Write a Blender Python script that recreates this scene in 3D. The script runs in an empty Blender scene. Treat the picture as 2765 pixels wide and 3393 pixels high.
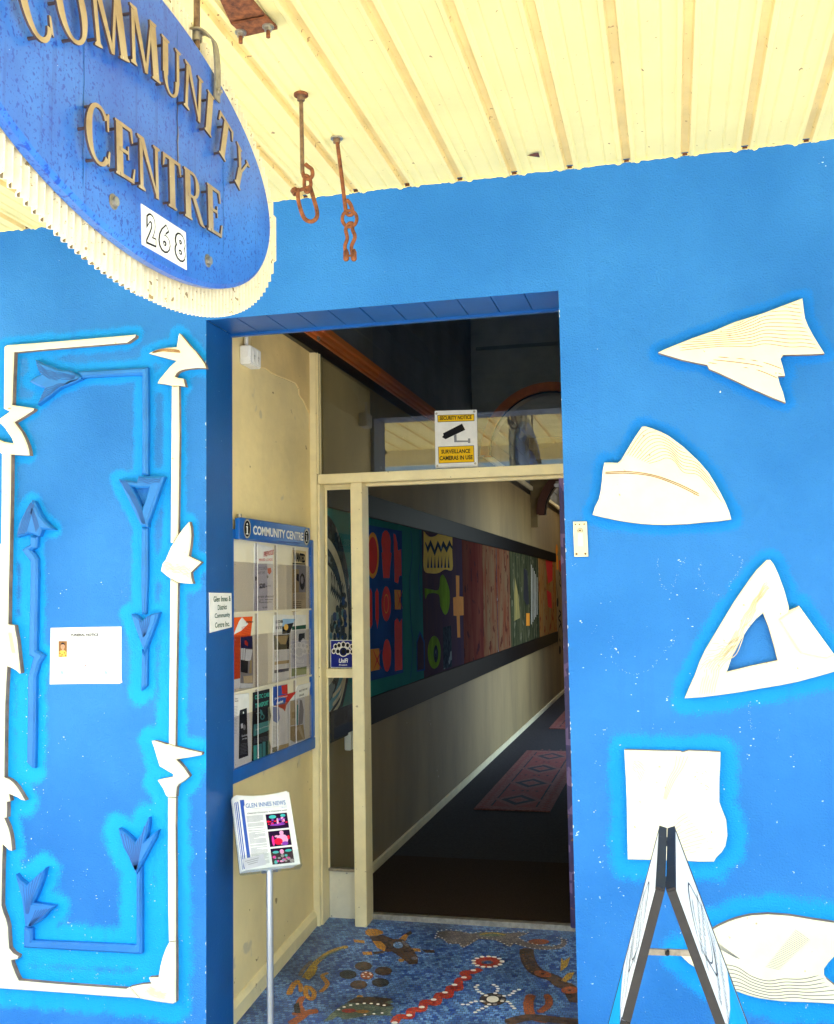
import bpy, math, random
import numpy as np
from mathutils import Vector, Matrix
from mathutils.geometry import tessellate_polygon
random.seed(7)
scn = bpy.context.scene
COL = scn.collection
R = math.radians

# ------------------------------------------------------------------ camera
IW, IH = 2765.0, 3393.0
FPX = 3456.97
YAW, PIT, ROL = -0.23899818, 0.0786870677, -0.0158148968
CAM = Vector((0, -3.55, 1.6))
_fw = Vector((math.sin(YAW)*math.cos(PIT), math.cos(YAW)*math.cos(PIT), math.sin(PIT)))
_r0 = Vector((math.cos(YAW), -math.sin(YAW), 0)); _u0 = _r0.cross(_fw)
_r = _r0*math.cos(ROL) + _u0*math.sin(ROL); _u = _u0*math.cos(ROL) - _r0*math.sin(ROL)
cd = bpy.data.cameras.new('camera'); cam = bpy.data.objects.new('camera', cd); COL.objects.link(cam)
cam.matrix_world = Matrix(((_r.x, _u.x, -_fw.x, CAM.x), (_r.y, _u.y, -_fw.y, CAM.y), (_r.z, _u.z, -_fw.z, CAM.z), (0, 0, 0, 1)))
cd.sensor_fit = 'HORIZONTAL'; cd.sensor_width = 36; cd.lens = 36*FPX/IW
cd.clip_start = 0.05; cd.clip_end = 500
scn.camera = cam
# ------------------------------------------------------------------ light
SUN_EL, SUN_ROT = R(58), R(200)          # high sun standing over the street, behind the photographer
w = bpy.data.worlds.new('World'); scn.world = w; w.use_nodes = True
nt = w.node_tree; bg = nt.nodes['Background']
sky = nt.nodes.new('ShaderNodeTexSky'); sky.sky_type = 'NISHITA'; sky.sun_disc = False
sky.sun_elevation = SUN_EL; sky.sun_rotation = SUN_ROT
nt.links.new(sky.outputs[0], bg.inputs[0]); bg.inputs[1].default_value = 0.15
sl = bpy.data.lights.new('sun', 'SUN'); sl.energy = 5.0; sl.angle = R(0.5); sl.color = (1, .95, .87)
so = bpy.data.objects.new('sun', sl); COL.objects.link(so)
sdir = Vector((math.sin(SUN_ROT)*math.cos(SUN_EL), math.cos(SUN_ROT)*math.cos(SUN_EL), math.sin(SUN_EL)))
so.rotation_euler = (-sdir).to_track_quat('-Z', 'Y').to_euler(); so.location = (0, -8, 12)
scn.view_settings.view_transform = 'Standard'; scn.view_settings.look = 'None'
scn.view_settings.exposure = 2.65; scn.view_settings.gamma = 1
scn.cycles.max_bounces = 10; scn.cycles.diffuse_bounces = 7; scn.cycles.transparent_max_bounces = 16

# ------------------------------------------------------------------ helpers
def ray(x, y): return _fw + _r*((x-IW/2)/FPX) - _u*((y-IH/2)/FPX)
class Plane:
    """a real surface; at(x,y,off) finds the point of that surface (lifted off by off metres) seen at a photo position"""
    def __init__(s, p, n, right, up): s.p, s.n, s.r, s.u = Vector(p), Vector(n).normalized(), Vector(right).normalized(), Vector(up).normalized()
    def at(s, x, y, off=0):
        d = ray(x, y); q = s.p + s.n*off
        return CAM + d*((q-CAM).dot(s.n)/d.dot(s.n))
    def uv(s, P): v = P-s.p; return (v.dot(s.r), v.dot(s.u))
def PY(y): return Plane((0, y, 0), (0, -1, 0), (1, 0, 0), (0, 0, 1))
def PX(x): return Plane((x, 0, 0), (1, 0, 0), (0, 1, 0), (0, 0, 1))
def crop(ox, oy, s): return lambda pts: [(ox+a/s, oy+b/s) for a, b in pts]
XL, XR, ZLIN, ZCEIL, YF = -1.6674, -0.3495, 2.638, 3.070, 1.22
REV = 0.235; XW = -1.690
ZPAVE = -0.042
SLOPE = 0.0822
WALL = PY(0); SIDE = PX(XL)
FLOOR = Plane((0, 0, -0.039), (0, -SLOPE, 1), (1, 0, 0), (0, 1, SLOPE))

class MB:
    def __init__(s): s.v, s.f, s.m, s.mats, s.sm = [], [], [], [], []
    def mi(s, mat):
        if mat not in s.mats: s.mats.append(mat)
        return s.mats.index(mat)
    def add(s, vs, fs, mat, smooth=False):
        k = len(s.v); i = s.mi(mat); s.v += [tuple(q) for q in vs]
        for f in fs: s.f.append([k+a for a in f]); s.m.append(i); s.sm.append(smooth)
        return s
    def box(s, x0, x1, y0, y1, z0, z1, mat, b=0.0):
        if b <= 0:
            vs = [(x, y, z) for x in (x0, x1) for y in (y0, y1) for z in (z0, z1)]
            return s.add(vs, [(0, 1, 3, 2), (4, 6, 7, 5), (0, 4, 5, 1), (2, 3, 7, 6), (0, 2, 6, 4), (1, 5, 7, 3)], mat)
        import bmesh
        bm = bmesh.new(); bmesh.ops.create_cube(bm, size=1)
        for v in bm.verts: v.co = ((x0+x1)/2+v.co.x*(x1-x0), (y0+y1)/2+v.co.y*(y1-y0), (z0+z1)/2+v.co.z*(z1-z0))
        bmesh.ops.bevel(bm, geom=bm.edges[:], offset=b, segments=2, affect='EDGES')
        bm.verts.index_update(); s.add([v.co[:] for v in bm.verts], [[v.index for v in f.verts] for f in bm.faces], mat); bm.free(); return s
    def quadbox(s, c, ax, ay, az, mat):          # box from centre and three half axes
        c = Vector(c); vs = [c+Vector(ax)*i+Vector(ay)*j+Vector(az)*k for i in (-1, 1) for j in (-1, 1) for k in (-1, 1)]
        return s.add(vs, [(0, 1, 3, 2), (4, 6, 7, 5), (0, 4, 5, 1), (2, 3, 7, 6), (0, 2, 6, 4), (1, 5, 7, 3)], mat)
    def tube(s, pts, r, mat, n=12, close=False, caps=True):
        P = [Vector(p) for p in pts]; N = len(P); rings = []; last = None
        for i, p in enumerate(P):
            if close: t = P[(i+1) % N]-P[i-1]
            else: t = P[min(i+1, N-1)]-P[max(i-1, 0)]
            t.normalize()
            a = last if last is not None else (Vector((0, 0, 1)) if abs(t.z) < .9 else Vector((1, 0, 0)))
            a = (a-t*a.dot(t)); a.normalize(); last = a; b = t.cross(a)
            rr = r[i] if isinstance(r, (list, tuple)) else r
            rings.append([p+(a*math.cos(2*math.pi*k/n)+b*math.sin(2*math.pi*k/n))*rr for k in range(n)])
        vs = [q for ring in rings for q in ring]; fs = []
        for i in range(N if close else N-1):
            j = (i+1) % N
            for k in range(n): fs.append((i*n+k, i*n+(k+1) % n, j*n+(k+1) % n, j*n+k))
        s.add(vs, fs, mat, True)
        if not close and caps:
            s.add(rings[0], [tuple(range(n))[::-1]], mat); s.add(rings[-1], [tuple(range(n))], mat)
        return s
    def disc(s, c, nrm, r, th, mat, n=20):
        c = Vector(c); nrm = Vector(nrm).normalized()
        return s.tube([c, c+nrm*th], r, mat, n)
    def poly(s, pts, mat, nrm=None):
        """flat concave polygon given in 3-D"""
        P = [Vector(p) for p in pts]; tr = tessellate_polygon([P])
        fs = []
        for t in tr:
            t = list(t)
            if nrm is not None and (P[t[1]]-P[t[0]]).cross(P[t[2]]-P[t[0]]).dot(nrm) < 0: t.reverse()
            fs.append(t)
        return s.add(P, fs, mat)
    def paint(s, pts, plane, off, mat):          # a flat painted or printed patch on a surface
        return s.poly([plane.at(x, y, off) for x, y in pts], mat, plane.n)
    def strip(s, pts, wdt, plane, off, mat):     # a thin flat line lying on a surface; pts are 3-D
        P = [Vector(p) for p in pts]; vs = []
        for i, p in enumerate(P):
            t = P[min(i+1, len(P)-1)]-P[max(i-1, 0)]
            if t.length < 1e-9: t = plane.r.copy()
            t.normalize(); b = plane.n.cross(t); ww = wdt*(0.35 if i in (0, len(P)-1) else 1)
            vs += [p+b*ww/2+plane.n*off, p-b*ww/2+plane.n*off]
        fs = [(2*i, 2*i+1, 2*i+3, 2*i+2) for i in range(len(P)-1)]
        return s.add(vs, fs, mat)
    def relief(s, loops, plane, th, bev, mat, side=None, smooth=0):
        """a carved slab standing th proud of a surface; loops[0] outline, others holes (photo positions)"""
        L3 = []
        for li, lp in enumerate(loops):
            if smooth: lp = chaikin(lp, smooth)
            P = [plane.at(x, y, th) for x, y in lp]
            A = sum(plane.uv(P[i])[0]*plane.uv(P[(i+1) % len(P)])[1]-plane.uv(P[(i+1) % len(P)])[0]*plane.uv(P[i])[1] for i in range(len(P)))
            if (A < 0) != (li > 0): P.reverse()
            L3.append(P)
        front, n = [], plane.n
        for P in L3:
            Q = []
            for i, p in enumerate(P):
                e0 = (p-P[i-1]).normalized(); e1 = (P[(i+1) % len(P)]-p).normalized()
                n0 = n.cross(e0); n1 = n.cross(e1); b = n0+n1
                if b.length < .3: b = n0
                b.normalize(); k = bev/max(.45, b.dot(n0)); Q.append(p+b*k)
            front.append(Q)
        tr = tessellate_polygon(front); F = [q for Q in front for q in Q]
        fs = []
        for t in tr:
            t = list(t)
            if (F[t[1]]-F[t[0]]).cross(F[t[2]]-F[t[0]]).dot(n) < 0: t.reverse()
            fs.append(t)
        s.add(F, fs, mat)
        for P, Q in zip(L3, front):
            N = len(P)
            mid = [p-n*bev for p in P]; back = [p-n*(th+.001) for p in P]
            s.add(Q+mid, [(i, N+i, N+(i+1) % N, (i+1) % N) for i in range(N)], mat)
            s.add(mid+back, [(i, N+i, N+(i+1) % N, (i+1) % N) for i in range(N)], side or mat)
        return s
    def merge(s, me, M, mat):
        return s.add([M @ v.co for v in me.vertices], [list(p.vertices) for p in me.polygons], mat)
def chaikin(pts, it=2, ang=38):
    for _ in range(it):
        out = []; N = len(pts)
        for i in range(N):
            a, b, c = pts[i-1], pts[i], pts[(i+1) % N]
            t = abs((math.degrees(math.atan2(c[1]-b[1], c[0]-b[0])-math.atan2(b[1]-a[1], b[0]-a[0]))+180) % 360-180)
            if t > ang: out.append(b)
            else: out += [((a[0]+3*b[0])/4, (a[1]+3*b[1])/4), ((3*b[0]+c[0])/4, (3*b[1]+c[1])/4)]
        pts = out
    return pts
def ell(cx, cy, rx, ry, n=28, rot=0):
    c, s_ = math.cos(R(rot)), math.sin(R(rot))
    return [(cx+rx*math.cos(a)*c-ry*math.sin(a)*s_, cy+rx*math.cos(a)*s_+ry*math.sin(a)*c) for a in (2*math.pi*k/n for k in range(n))]
def rect(x0, y0, x1, y1): return [(x0, y0), (x1, y0), (x1, y1), (x0, y1)]
def spline(pts, n=8):
    """Catmull-Rom through the points"""
    P = [pts[0]]+list(pts)+[pts[-1]]; out = []
    for i in range(1, len(P)-2):
        for k in range(n):
            t = k/n; a, b, c, d = P[i-1], P[i], P[i+1], P[i+2]
            out.append(tuple(.5*(2*b[j]+(c[j]-a[j])*t+(2*a[j]-5*b[j]+4*c[j]-d[j])*t*t+(3*b[j]-a[j]-3*c[j]+d[j])*t**3) for j in range(len(b))))
    return out+[tuple(pts[-1])]
def inpoly(x, y, P):
    c = False; j = len(P)-1
    for i in range(len(P)):
        if (P[i][1] > y) != (P[j][1] > y) and x < (P[j][0]-P[i][0])*(y-P[i][1])/(P[j][1]-P[i][1])+P[i][0]: c = not c
        j = i
    return c

def tag(o, label=None, cat=None, group=None, kind=None):
    if label: o['label'] = label
    if cat: o['category'] = cat
    if group: o['group'] = group
    if kind: o['kind'] = kind
    return o
def wloc(o):
    v = Vector(o.location)
    while o.parent: o = o.parent; v += Vector(o.location)
    return v
def obj(name, mb, parent=None, label=None, cat=None, group=None, kind=None, loc=None, attrs=None):
    V = np.array(mb.v, dtype=float)
    lo, hi = V.min(0), V.max(0)
    L = Vector(loc) if loc is not None else Vector(((lo[0]+hi[0])/2, (lo[1]+hi[1])/2, lo[2]))
    V = V-np.array(L[:])
    me = bpy.data.meshes.new(name); me.from_pydata(V.tolist(), [], mb.f)
    for m in mb.mats: me.materials.append(m)
    me.polygons.foreach_set('material_index', mb.m); me.polygons.foreach_set('use_smooth', mb.sm)
    if attrs:
        for k, arr in attrs.items():
            a = me.attributes.new(k, 'FLOAT', 'POINT'); a.data.foreach_set('value', arr)
    me.update()
    o = bpy.data.objects.new(name, me); COL.objects.link(o)
    if parent is not None: o.parent = parent; o.location = L-wloc(parent)
    else: o.location = L
    return tag(o, label, cat, group, kind)
def empty(name, loc, label, cat, group=None):
    o = bpy.data.objects.new(name, None); COL.objects.link(o); o.location = loc; o.empty_display_size = .1
    return tag(o, label, cat, group)

_tc = {}
def textmesh(body, bold=0.0, ext=0.0, shear=0.0, space=1.0):
    k = (body, bold, ext, shear, space)
    if k in _tc: return _tc[k]
    cu = bpy.data.curves.new('lettering', 'FONT'); cu.body = body; cu.size = 1; cu.offset = bold; cu.extrude = ext
    cu.shear = shear; cu.space_character = space; cu.resolution_u = 3; cu.align_x = 'LEFT'
    ob = bpy.data.objects.new('lettering', cu); COL.objects.link(ob)
    dg = bpy.context.evaluated_depsgraph_get(); me = bpy.data.meshes.new_from_object(ob.evaluated_get(dg))
    bpy.data.objects.remove(ob); bpy.data.curves.remove(cu)
    xs = [v.co.x for v in me.vertices]; ys = [v.co.y for v in me.vertices]
    _tc[k] = (me, min(xs), max(xs), min(ys), max(ys)); return _tc[k]
def lettering(mb, body, bl, br, tl, mat, off=.001, bold=0.0, shear=0.0, space=1.0, n=None, ext=0.0):
    """fit the words into the parallelogram bottom-left, bottom-right, top-left (3-D)"""
    me, x0, x1, y0, y1 = textmesh(body, bold, ext, shear, space)
    bl, br, tl = Vector(bl), Vector(br), Vector(tl)
    ex = (br-bl)/(x1-x0); ey = (tl-bl)/(y1-y0); nn = n or ex.cross(ey).normalized()
    o = bl-ex*x0-ey*y0+nn*off
    M = Matrix(((ex.x, ey.x, nn.x, o.x), (ex.y, ey.y, nn.y, o.y), (ex.z, ey.z, nn.z, o.z), (0, 0, 0, 1)))
    mb.merge(me, M, mat)
def words(mb, body, plane, px, mat, off=.001, **k):
    """px = photo positions of bottom-left, bottom-right, top-left of the words on a surface"""
    a, b, c = [plane.at(x, y) for x, y in px]
    lettering(mb, body, a, b, c, mat, off, n=plane.n, **k)

# ------------------------------------------------------------------ materials
def pm(name, col, rough=.6, var=.12, scale=6, col2=None, stretch=(1, 1, 1), bump=0, bscale=80, metal=0, spec=.5, detail=5, lo=.35, hi=.65, specks=None, bdist=.01):
    m = bpy.data.materials.new(name); m.use_nodes = True; t = m.node_tree; N, L = t.nodes, t.links
    b = N['Principled BSDF']; b.inputs['Roughness'].default_value = rough; b.inputs['Metallic'].default_value = metal
    b.inputs['Specular IOR Level'].default_value = spec
    tc = N.new('ShaderNodeTexCoord'); mp = N.new('ShaderNodeMapping'); mp.inputs['Scale'].default_value = stretch
    L.new(tc.outputs['Object'], mp.inputs[0])
    no = N.new('ShaderNodeTexNoise'); no.inputs['Scale'].default_value = scale; no.inputs['Detail'].default_value = detail; no.inputs['Roughness'].default_value = .6
    L.new(mp.outputs[0], no.inputs['Vector'])
    rp = N.new('ShaderNodeValToRGB'); L.new(no.outputs[0], rp.inputs[0])
    c1 = tuple(c*(1-var) for c in col); c2 = col2 or tuple(min(1, c*(1+var)) for c in col)
    rp.color_ramp.elements[0].position = lo; rp.color_ramp.elements[0].color = (*(c1 if not col2 else col), 1)
    rp.color_ramp.elements[1].position = hi; rp.color_ramp.elements[1].color = (*c2, 1)
    out = rp.outputs[0]
    if specks:                                     # (colour, scale, threshold)
        for sc_, ss, th in specks:
            n2 = N.new('ShaderNodeTexNoise'); n2.inputs['Scale'].default_value = ss; n2.inputs['Detail'].default_value = 3
            L.new(tc.outputs['Object'], n2.inputs['Vector'])
            r2 = N.new('ShaderNodeValToRGB'); r2.color_ramp.elements[0].position = th; r2.color_ramp.elements[1].position = th+.02
            r2.color_ramp.elements[0].color = (0, 0, 0, 1); r2.color_ramp.elements[1].color = (1, 1, 1, 1); L.new(n2.outputs[0], r2.inputs[0])
            mx = N.new('ShaderNodeMix'); mx.data_type = 'RGBA'; L.new(r2.outputs[0], mx.inputs[0]); L.new(out, mx.inputs[6]); mx.inputs[7].default_value = (*sc_, 1); out = mx.outputs[2]
    L.new(out, b.inputs['Base Color'])
    if bump:
        nb = N.new('ShaderNodeTexNoise'); nb.inputs['Scale'].default_value = bscale; nb.inputs['Detail'].default_value = 6; L.new(mp.outputs[0] if stretch != (1, 1, 1) else tc.outputs['Object'], nb.inputs['Vector'])
        bu = N.new('ShaderNodeBump'); bu.inputs['Strength'].default_value = bump; bu.inputs['Distance'].default_value = bdist; L.new(nb.outputs[0], bu.inputs['Height']); L.new(bu.outputs[0], b.inputs['Normal'])
    m['base'] = 1
    return m
def glassmat(name, tint=(.93, .96, .95), gloss=1.0, ior=1.52):
    m = bpy.data.materials.new(name); m.use_nodes = True; t = m.node_tree; N, L = t.nodes, t.links
    N.remove(N['Principled BSDF']); out = N['Material Output']
    tr = N.new('ShaderNodeBsdfTransparent'); tr.inputs[0].default_value = (*tint, 1)
    gl = N.new('ShaderNodeBsdfGlossy'); gl.inputs['Roughness'].default_value = .01; gl.inputs['Color'].default_value = (gloss, gloss, gloss, 1)
    fr = N.new('ShaderNodeFresnel'); fr.inputs[0].default_value = ior; mx = N.new('ShaderNodeMixShader')
    ge = N.new('ShaderNodeNewGeometry'); mu = N.new('ShaderNodeMath'); mu.operation = 'SUBTRACT'; mu.use_clamp = True; L.new(fr.outputs[0], mu.inputs[0]); L.new(ge.outputs['Backfacing'], mu.inputs[1])
    L.new(mu.outputs[0], mx.inputs[0]); L.new(tr.outputs[0], mx.inputs[1]); L.new(gl.outputs[0], mx.inputs[2]); L.new(mx.outputs[0], out.inputs[0])
    return m
def flat(name, col, rough=.85, spec=.12): return pm(name, col, rough, .05, 20, spec=spec)

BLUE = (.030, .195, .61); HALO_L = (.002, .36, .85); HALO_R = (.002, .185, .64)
def wallmat():
    m = pm('blue_render_paint', BLUE, .62, bump=0, spec=.25); t = m.node_tree; N, L = t.nodes, t.links; b = N['Principled BSDF']
    tc = N.new('ShaderNodeTexCoord'); at = N.new('ShaderNodeAttribute'); at.attribute_name = 'spray'
    at2 = N.new('ShaderNodeAttribute'); at2.attribute_name = 'side'
    n1 = N.new('ShaderNodeTexNoise'); n1.inputs['Scale'].default_value = 1.7; n1.inputs['Detail'].default_value = 6; L.new(tc.outputs['Object'], n1.inputs['Vector'])
    r1 = N.new('ShaderNodeValToRGB'); L.new(n1.outputs[0], r1.inputs[0])
    r1.color_ramp.elements[0].position = .32; r1.color_ramp.elements[0].color = (.014, .155, .485, 1); r1.color_ramp.elements[1].position = .68; r1.color_ramp.elements[1].color = (.033, .226, .62, 1)
    # sprayed outline paint with a grainy edge
    n2 = N.new('ShaderNodeTexNoise'); n2.inputs['Scale'].default_value = 220; n2.inputs['Detail'].default_value = 2; L.new(tc.outputs['Object'], n2.inputs['Vector'])
    n3 = N.new('ShaderNodeTexNoise'); n3.inputs['Scale'].default_value = 22; n3.inputs['Detail'].default_value = 4; L.new(tc.outputs['Object'], n3.inputs['Vector'])
    def mth(op, a, b_, c=None):
        q = N.new('ShaderNodeMath'); q.operation = op
        for i, v in enumerate((a, b_, c)):
            if v is None: continue
            if isinstance(v, (int, float)): q.inputs[i].default_value = v
            else: L.new(v, q.inputs[i])
        return q.outputs[0]
    s1 = mth('MULTIPLY_ADD', n2.outputs[0], .9, at.outputs['Fac']); s2 = mth('MULTIPLY_ADD', n3.outputs[0], .75, s1)
    mr = N.new('ShaderNodeMapRange'); mr.inputs['From Min'].default_value = 1.14; mr.inputs['From Max'].default_value = 1.52; L.new(s2, mr.inputs[0])
    gate = mth('MULTIPLY', mr.outputs[0], mth('MINIMUM', mth('MULTIPLY', at.outputs['Fac'], 5), 1))
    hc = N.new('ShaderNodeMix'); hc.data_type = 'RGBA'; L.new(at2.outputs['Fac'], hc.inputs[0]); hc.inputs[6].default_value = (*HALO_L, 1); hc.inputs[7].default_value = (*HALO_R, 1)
    mx = N.new('ShaderNodeMix'); mx.data_type = 'RGBA'; L.new(gate, mx.inputs[0]); L.new(r1.outputs[0], mx.inputs[6]); L.new(hc.outputs[2], mx.inputs[7])
    out = mx.outputs[2]
    # scuffs, flaked specks (more of them low down), faint runs
    sep = N.new('ShaderNodeSeparateXYZ'); L.new(tc.outputs['Object'], sep.inputs[0])
    zz = N.new('ShaderNodeMapRange'); zz.inputs['From Min'].default_value = 2.05; zz.inputs['From Max'].default_value = .6; zz.inputs['To Min'].default_value = 0; zz.inputs['To Max'].default_value = .075; L.new(sep.outputs[2], zz.inputs[0])
    for sc_, th, colr in ((55, .775, (.62, .74, .82)), (120, .785, (.7, .8, .85)), (28, .79, (.5, .68, .82))):
        a = N.new('ShaderNodeTexNoise'); a.inputs['Scale'].default_value = sc_; a.inputs['Detail'].default_value = 4; a.inputs['Roughness'].default_value = .65; L.new(tc.outputs['Object'], a.inputs['Vector'])
        v = mth('ADD', a.outputs[0], zz.outputs[0]); r = N.new('ShaderNodeMapRange'); r.inputs['From Min'].default_value = th; r.inputs['From Max'].default_value = th+.012; L.new(v, r.inputs[0])
        m2 = N.new('ShaderNodeMix'); m2.data_type = 'RGBA'; L.new(r.outputs[0], m2.inputs[0]); L.new(out, m2.inputs[6]); m2.inputs[7].default_value = (*colr, 1); out = m2.outputs[2]
    mp = N.new('ShaderNodeMapping'); mp.inputs['Scale'].default_value = (9, 9, .5); L.new(tc.outputs['Object'], mp.inputs[0])
    a = N.new('ShaderNodeTexNoise'); a.inputs['Scale'].default_value = 2; a.inputs['Detail'].default_value = 5; L.new(mp.outputs[0], a.inputs['Vector'])
    r = N.new('ShaderNodeMapRange'); r.inputs['From Min'].default_value = .58; r.inputs['From Max'].default_value = .75; r.inputs['To Max'].default_value = .35; L.new(a.outputs[0], r.inputs[0])
    m2 = N.new('ShaderNodeMix'); m2.data_type = 'RGBA'; L.new(r.outputs[0], m2.inputs[0]); L.new(out, m2.inputs[6]); m2.inputs[7].default_value = (.02, .16, .52, 1); out = m2.outputs[2]
    for l in list(b.inputs['Base Color'].links): L.remove(l)
    L.new(out, b.inputs['Base Color'])
    nb = N.new('ShaderNodeTexNoise'); nb.inputs['Scale'].default_value = 170; nb.inputs['Detail'].default_value = 4; L.new(tc.outputs['Object'], nb.inputs['Vector'])
    nc = N.new('ShaderNodeTexNoise'); nc.inputs['Scale'].default_value = 16; nc.inputs['Detail'].default_value = 5; L.new(tc.outputs['Object'], nc.inputs['Vector'])
    hh = mth('MULTIPLY_ADD', nc.outputs[0], 1.2, nb.outputs[0])
    bu = N.new('ShaderNodeBump'); bu.inputs['Strength'].default_value = .8; bu.inputs['Distance'].default_value = .005; L.new(hh, bu.inputs['Height']); L.new(bu.outputs[0], b.inputs['Normal'])
    return m
M_WALL = wallmat()
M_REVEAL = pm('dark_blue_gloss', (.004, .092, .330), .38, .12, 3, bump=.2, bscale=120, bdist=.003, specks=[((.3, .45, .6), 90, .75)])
M_RAISED = pm('blue_carving_paint', (.010, .172, .52), .5, .14, 7, bump=.25, bscale=90, bdist=.003)
M_CARVED = pm('white_carving_paint', (.87, .80, .56), .6, .06, 9, bump=.3, bscale=45, bdist=.004, specks=[((.55, .42, .22), 50, .72)])
M_CARVSIDE = pm('carving_edge', (.26, .18, .13), .8, .25, 20)
M_GRAIN = pm('grain_groove', (.34, .19, .07), .8, .2, 30)
M_GRAINPALE = pm('grain_groove_pale', (.68, .56, .32), .8, .1, 30)
M_GRAINGREY = pm('grain_groove_grey', (.17, .17, .16), .8, .1, 30)
M_CEIL = pm('cream_roof_sheet', (.90, .79, .35), .5, .05, 3, spec=.3, bump=.05, bscale=30, specks=[((.40, .24, .10), 34, .735), ((.50, .33, .15), 75, .745)])
M_RIB = pm('cream_roof_rib', (.88, .70, .31), .55, .08, 6, specks=[((.50, .33, .14), 26, .69), ((.36, .22, .09), 60, .69)])
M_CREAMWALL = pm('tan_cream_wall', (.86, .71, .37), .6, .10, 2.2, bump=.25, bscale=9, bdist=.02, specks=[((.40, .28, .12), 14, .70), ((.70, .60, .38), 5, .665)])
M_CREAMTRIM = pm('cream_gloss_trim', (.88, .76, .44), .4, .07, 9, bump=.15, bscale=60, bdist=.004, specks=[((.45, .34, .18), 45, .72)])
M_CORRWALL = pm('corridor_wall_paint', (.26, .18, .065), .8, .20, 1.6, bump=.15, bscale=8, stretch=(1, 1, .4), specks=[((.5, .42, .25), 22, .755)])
M_BROWN = pm('dark_brown_timber_and_gap_shade', (.10, .03, .012), .5, .2, 9)
M_SLATE = pm('dark_slate_boards', (.16, .162, .15), .6, .2, 3)
M_BLACK = pm('black_band', (.006, .006, .007), .35, .2, 5)
M_BORDER = pm('mural_border', (.0035, .0035, .004), .5, .3, 5, spec=.02)
M_ORANGE = pm('orange_timber', (.60, .15, .02), .45, .2, 8, stretch=(1, .15, 1))
M_CARPET = pm('charcoal_carpet', (.042, .038, .036), .95, .25, 90, spec=.1)
M_MAT = pm('brown_coir_mat', (.042, .027, .018), 1, .35, 160, spec=.05, bump=.5, bscale=220)
M_PAVE = pm('concrete_paving', (.55, .53, .48), .8, .14, 1.5, bump=.1)
M_ROAD = pm('asphalt_road', (.07, .07, .07), .85, .2, 3, bump=.2)
M_RUST = pm('rusty_iron', (.09, .028, .010), .85, .3, 45, col2=(.33, .11, .035), bump=.6, bscale=260, bdist=.002)
M_DKRUST = pm('dull_rusty_steel', (.12, .07, .04), .6, .3, 60, col2=(.28, .17, .09), bump=.4, bscale=200, metal=.3, bdist=.002)
M_STEEL = pm('worn_zinc', (.36, .32, .25), .45, .25, 40, metal=.6)
M_BOLT = pm('pale_bolt', (.45, .42, .34), .4, .25, 60, metal=.7)
M_LETTER = pm('weathered_gold_letter', (.40, .28, .15), .38, .25, 14, col2=(.58, .46, .28), metal=.35, specks=[((.75, .68, .5), 90, .70)])
M_LETSIDE = pm('letter_edge', (.07, .045, .05), .6, .2, 30)
M_WHITE = flat('white_sheet', (.82, .82, .80))
M_PAPER = flat('white_paper', (.80, .80, .78))
M_INK = flat('black_ink', (.015, .015, .017))
M_GREYINK = flat('grey_ink', (.25, .26, .28))
M_SHEET = pm('cream_corrugated', (.82, .74, .52), .6, .10, 30, bump=.1, specks=[((.30, .22, .10), 60, .655), ((.50, .42, .28), 130, .66)])

# ------------------------------------------------------------------ carved outlines (traced, on the wall's own face)
c6 = crop(1880, 900, 1.9616); c7 = crop(1880, 1750, 1.9616); c8 = crop(1880, 2550, 1.9616)
c4 = crop(0, 1050, 2.2842); c5 = crop(0, 1850, 2.2842); cL = crop(0, 2550, 2.17); cM = crop(1050, 1550, 1.929)
ARROW = c6([(592,524),(640,500),(820,428),(960,380),(1090,325),(1275,268),(1400,220),(1532,170),(1538,230),(1548,300),(1568,350),(1600,410),(1640,475),(1675,530),(1580,535),(1480,537),(1408,538),(1388,565),(1402,610),(1418,675),(1390,676),(1372,677),(1384,730),(1404,780),(1422,850),(1340,818),(1200,757),(1060,690),(985,655),(925,630),(912,604),(840,590),(740,568)])
FIN = c6([(488,1006),(510,1004),(560,1020),(610,1040),(660,1065),(760,1140),(860,1235),(920,1305),(960,1370),(1000,1440),(1030,1500),(1055,1560),(1068,1610),(980,1622),(900,1628),(780,1640),(660,1645),(560,1644),(480,1638),(400,1628),(320,1615),(240,1598),(165,1580),(180,1530),(205,1480),(218,1425),(225,1370),(232,1290),(242,1240),(285,1240),(330,1242),(352,1222),(400,1140),(440,1075)])
TRI = c7([(1300,206),(1322,206),(1345,235),(1375,300),(1412,400),(1440,500),(1445,535),(1478,520),(1510,508),(1570,590),(1650,700),(1736,820),(1775,870),(1790,905),(1736,935),(1620,968),(1500,1000),(1380,1024),(1250,1045),(1120,1068),(1000,1085),(880,1100),(765,1108),(795,1035),(830,960),(862,870),(900,790),(960,690),(1020,590),(1080,490),(1135,408),(1190,330),(1235,270)])
TRIH = c7([(1275,552),(1310,640),(1345,760),(1370,860),(1200,895),(1040,935),(1070,845),(1110,760),(1180,650),(1230,590)])
SQ = c7([(372,1443),(560,1448),(735,1452),(752,1459),(790,1448),(900,1452),(998,1458),(996,1540)]) + c8([(991,60),(990,215),(1010,270),(1035,330),(1043,430),(1030,500),(1005,540),(970,575),(955,602),(860,602),(780,597),(600,592),(395,587),(392,450),(388,200),(382,60)])
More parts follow.
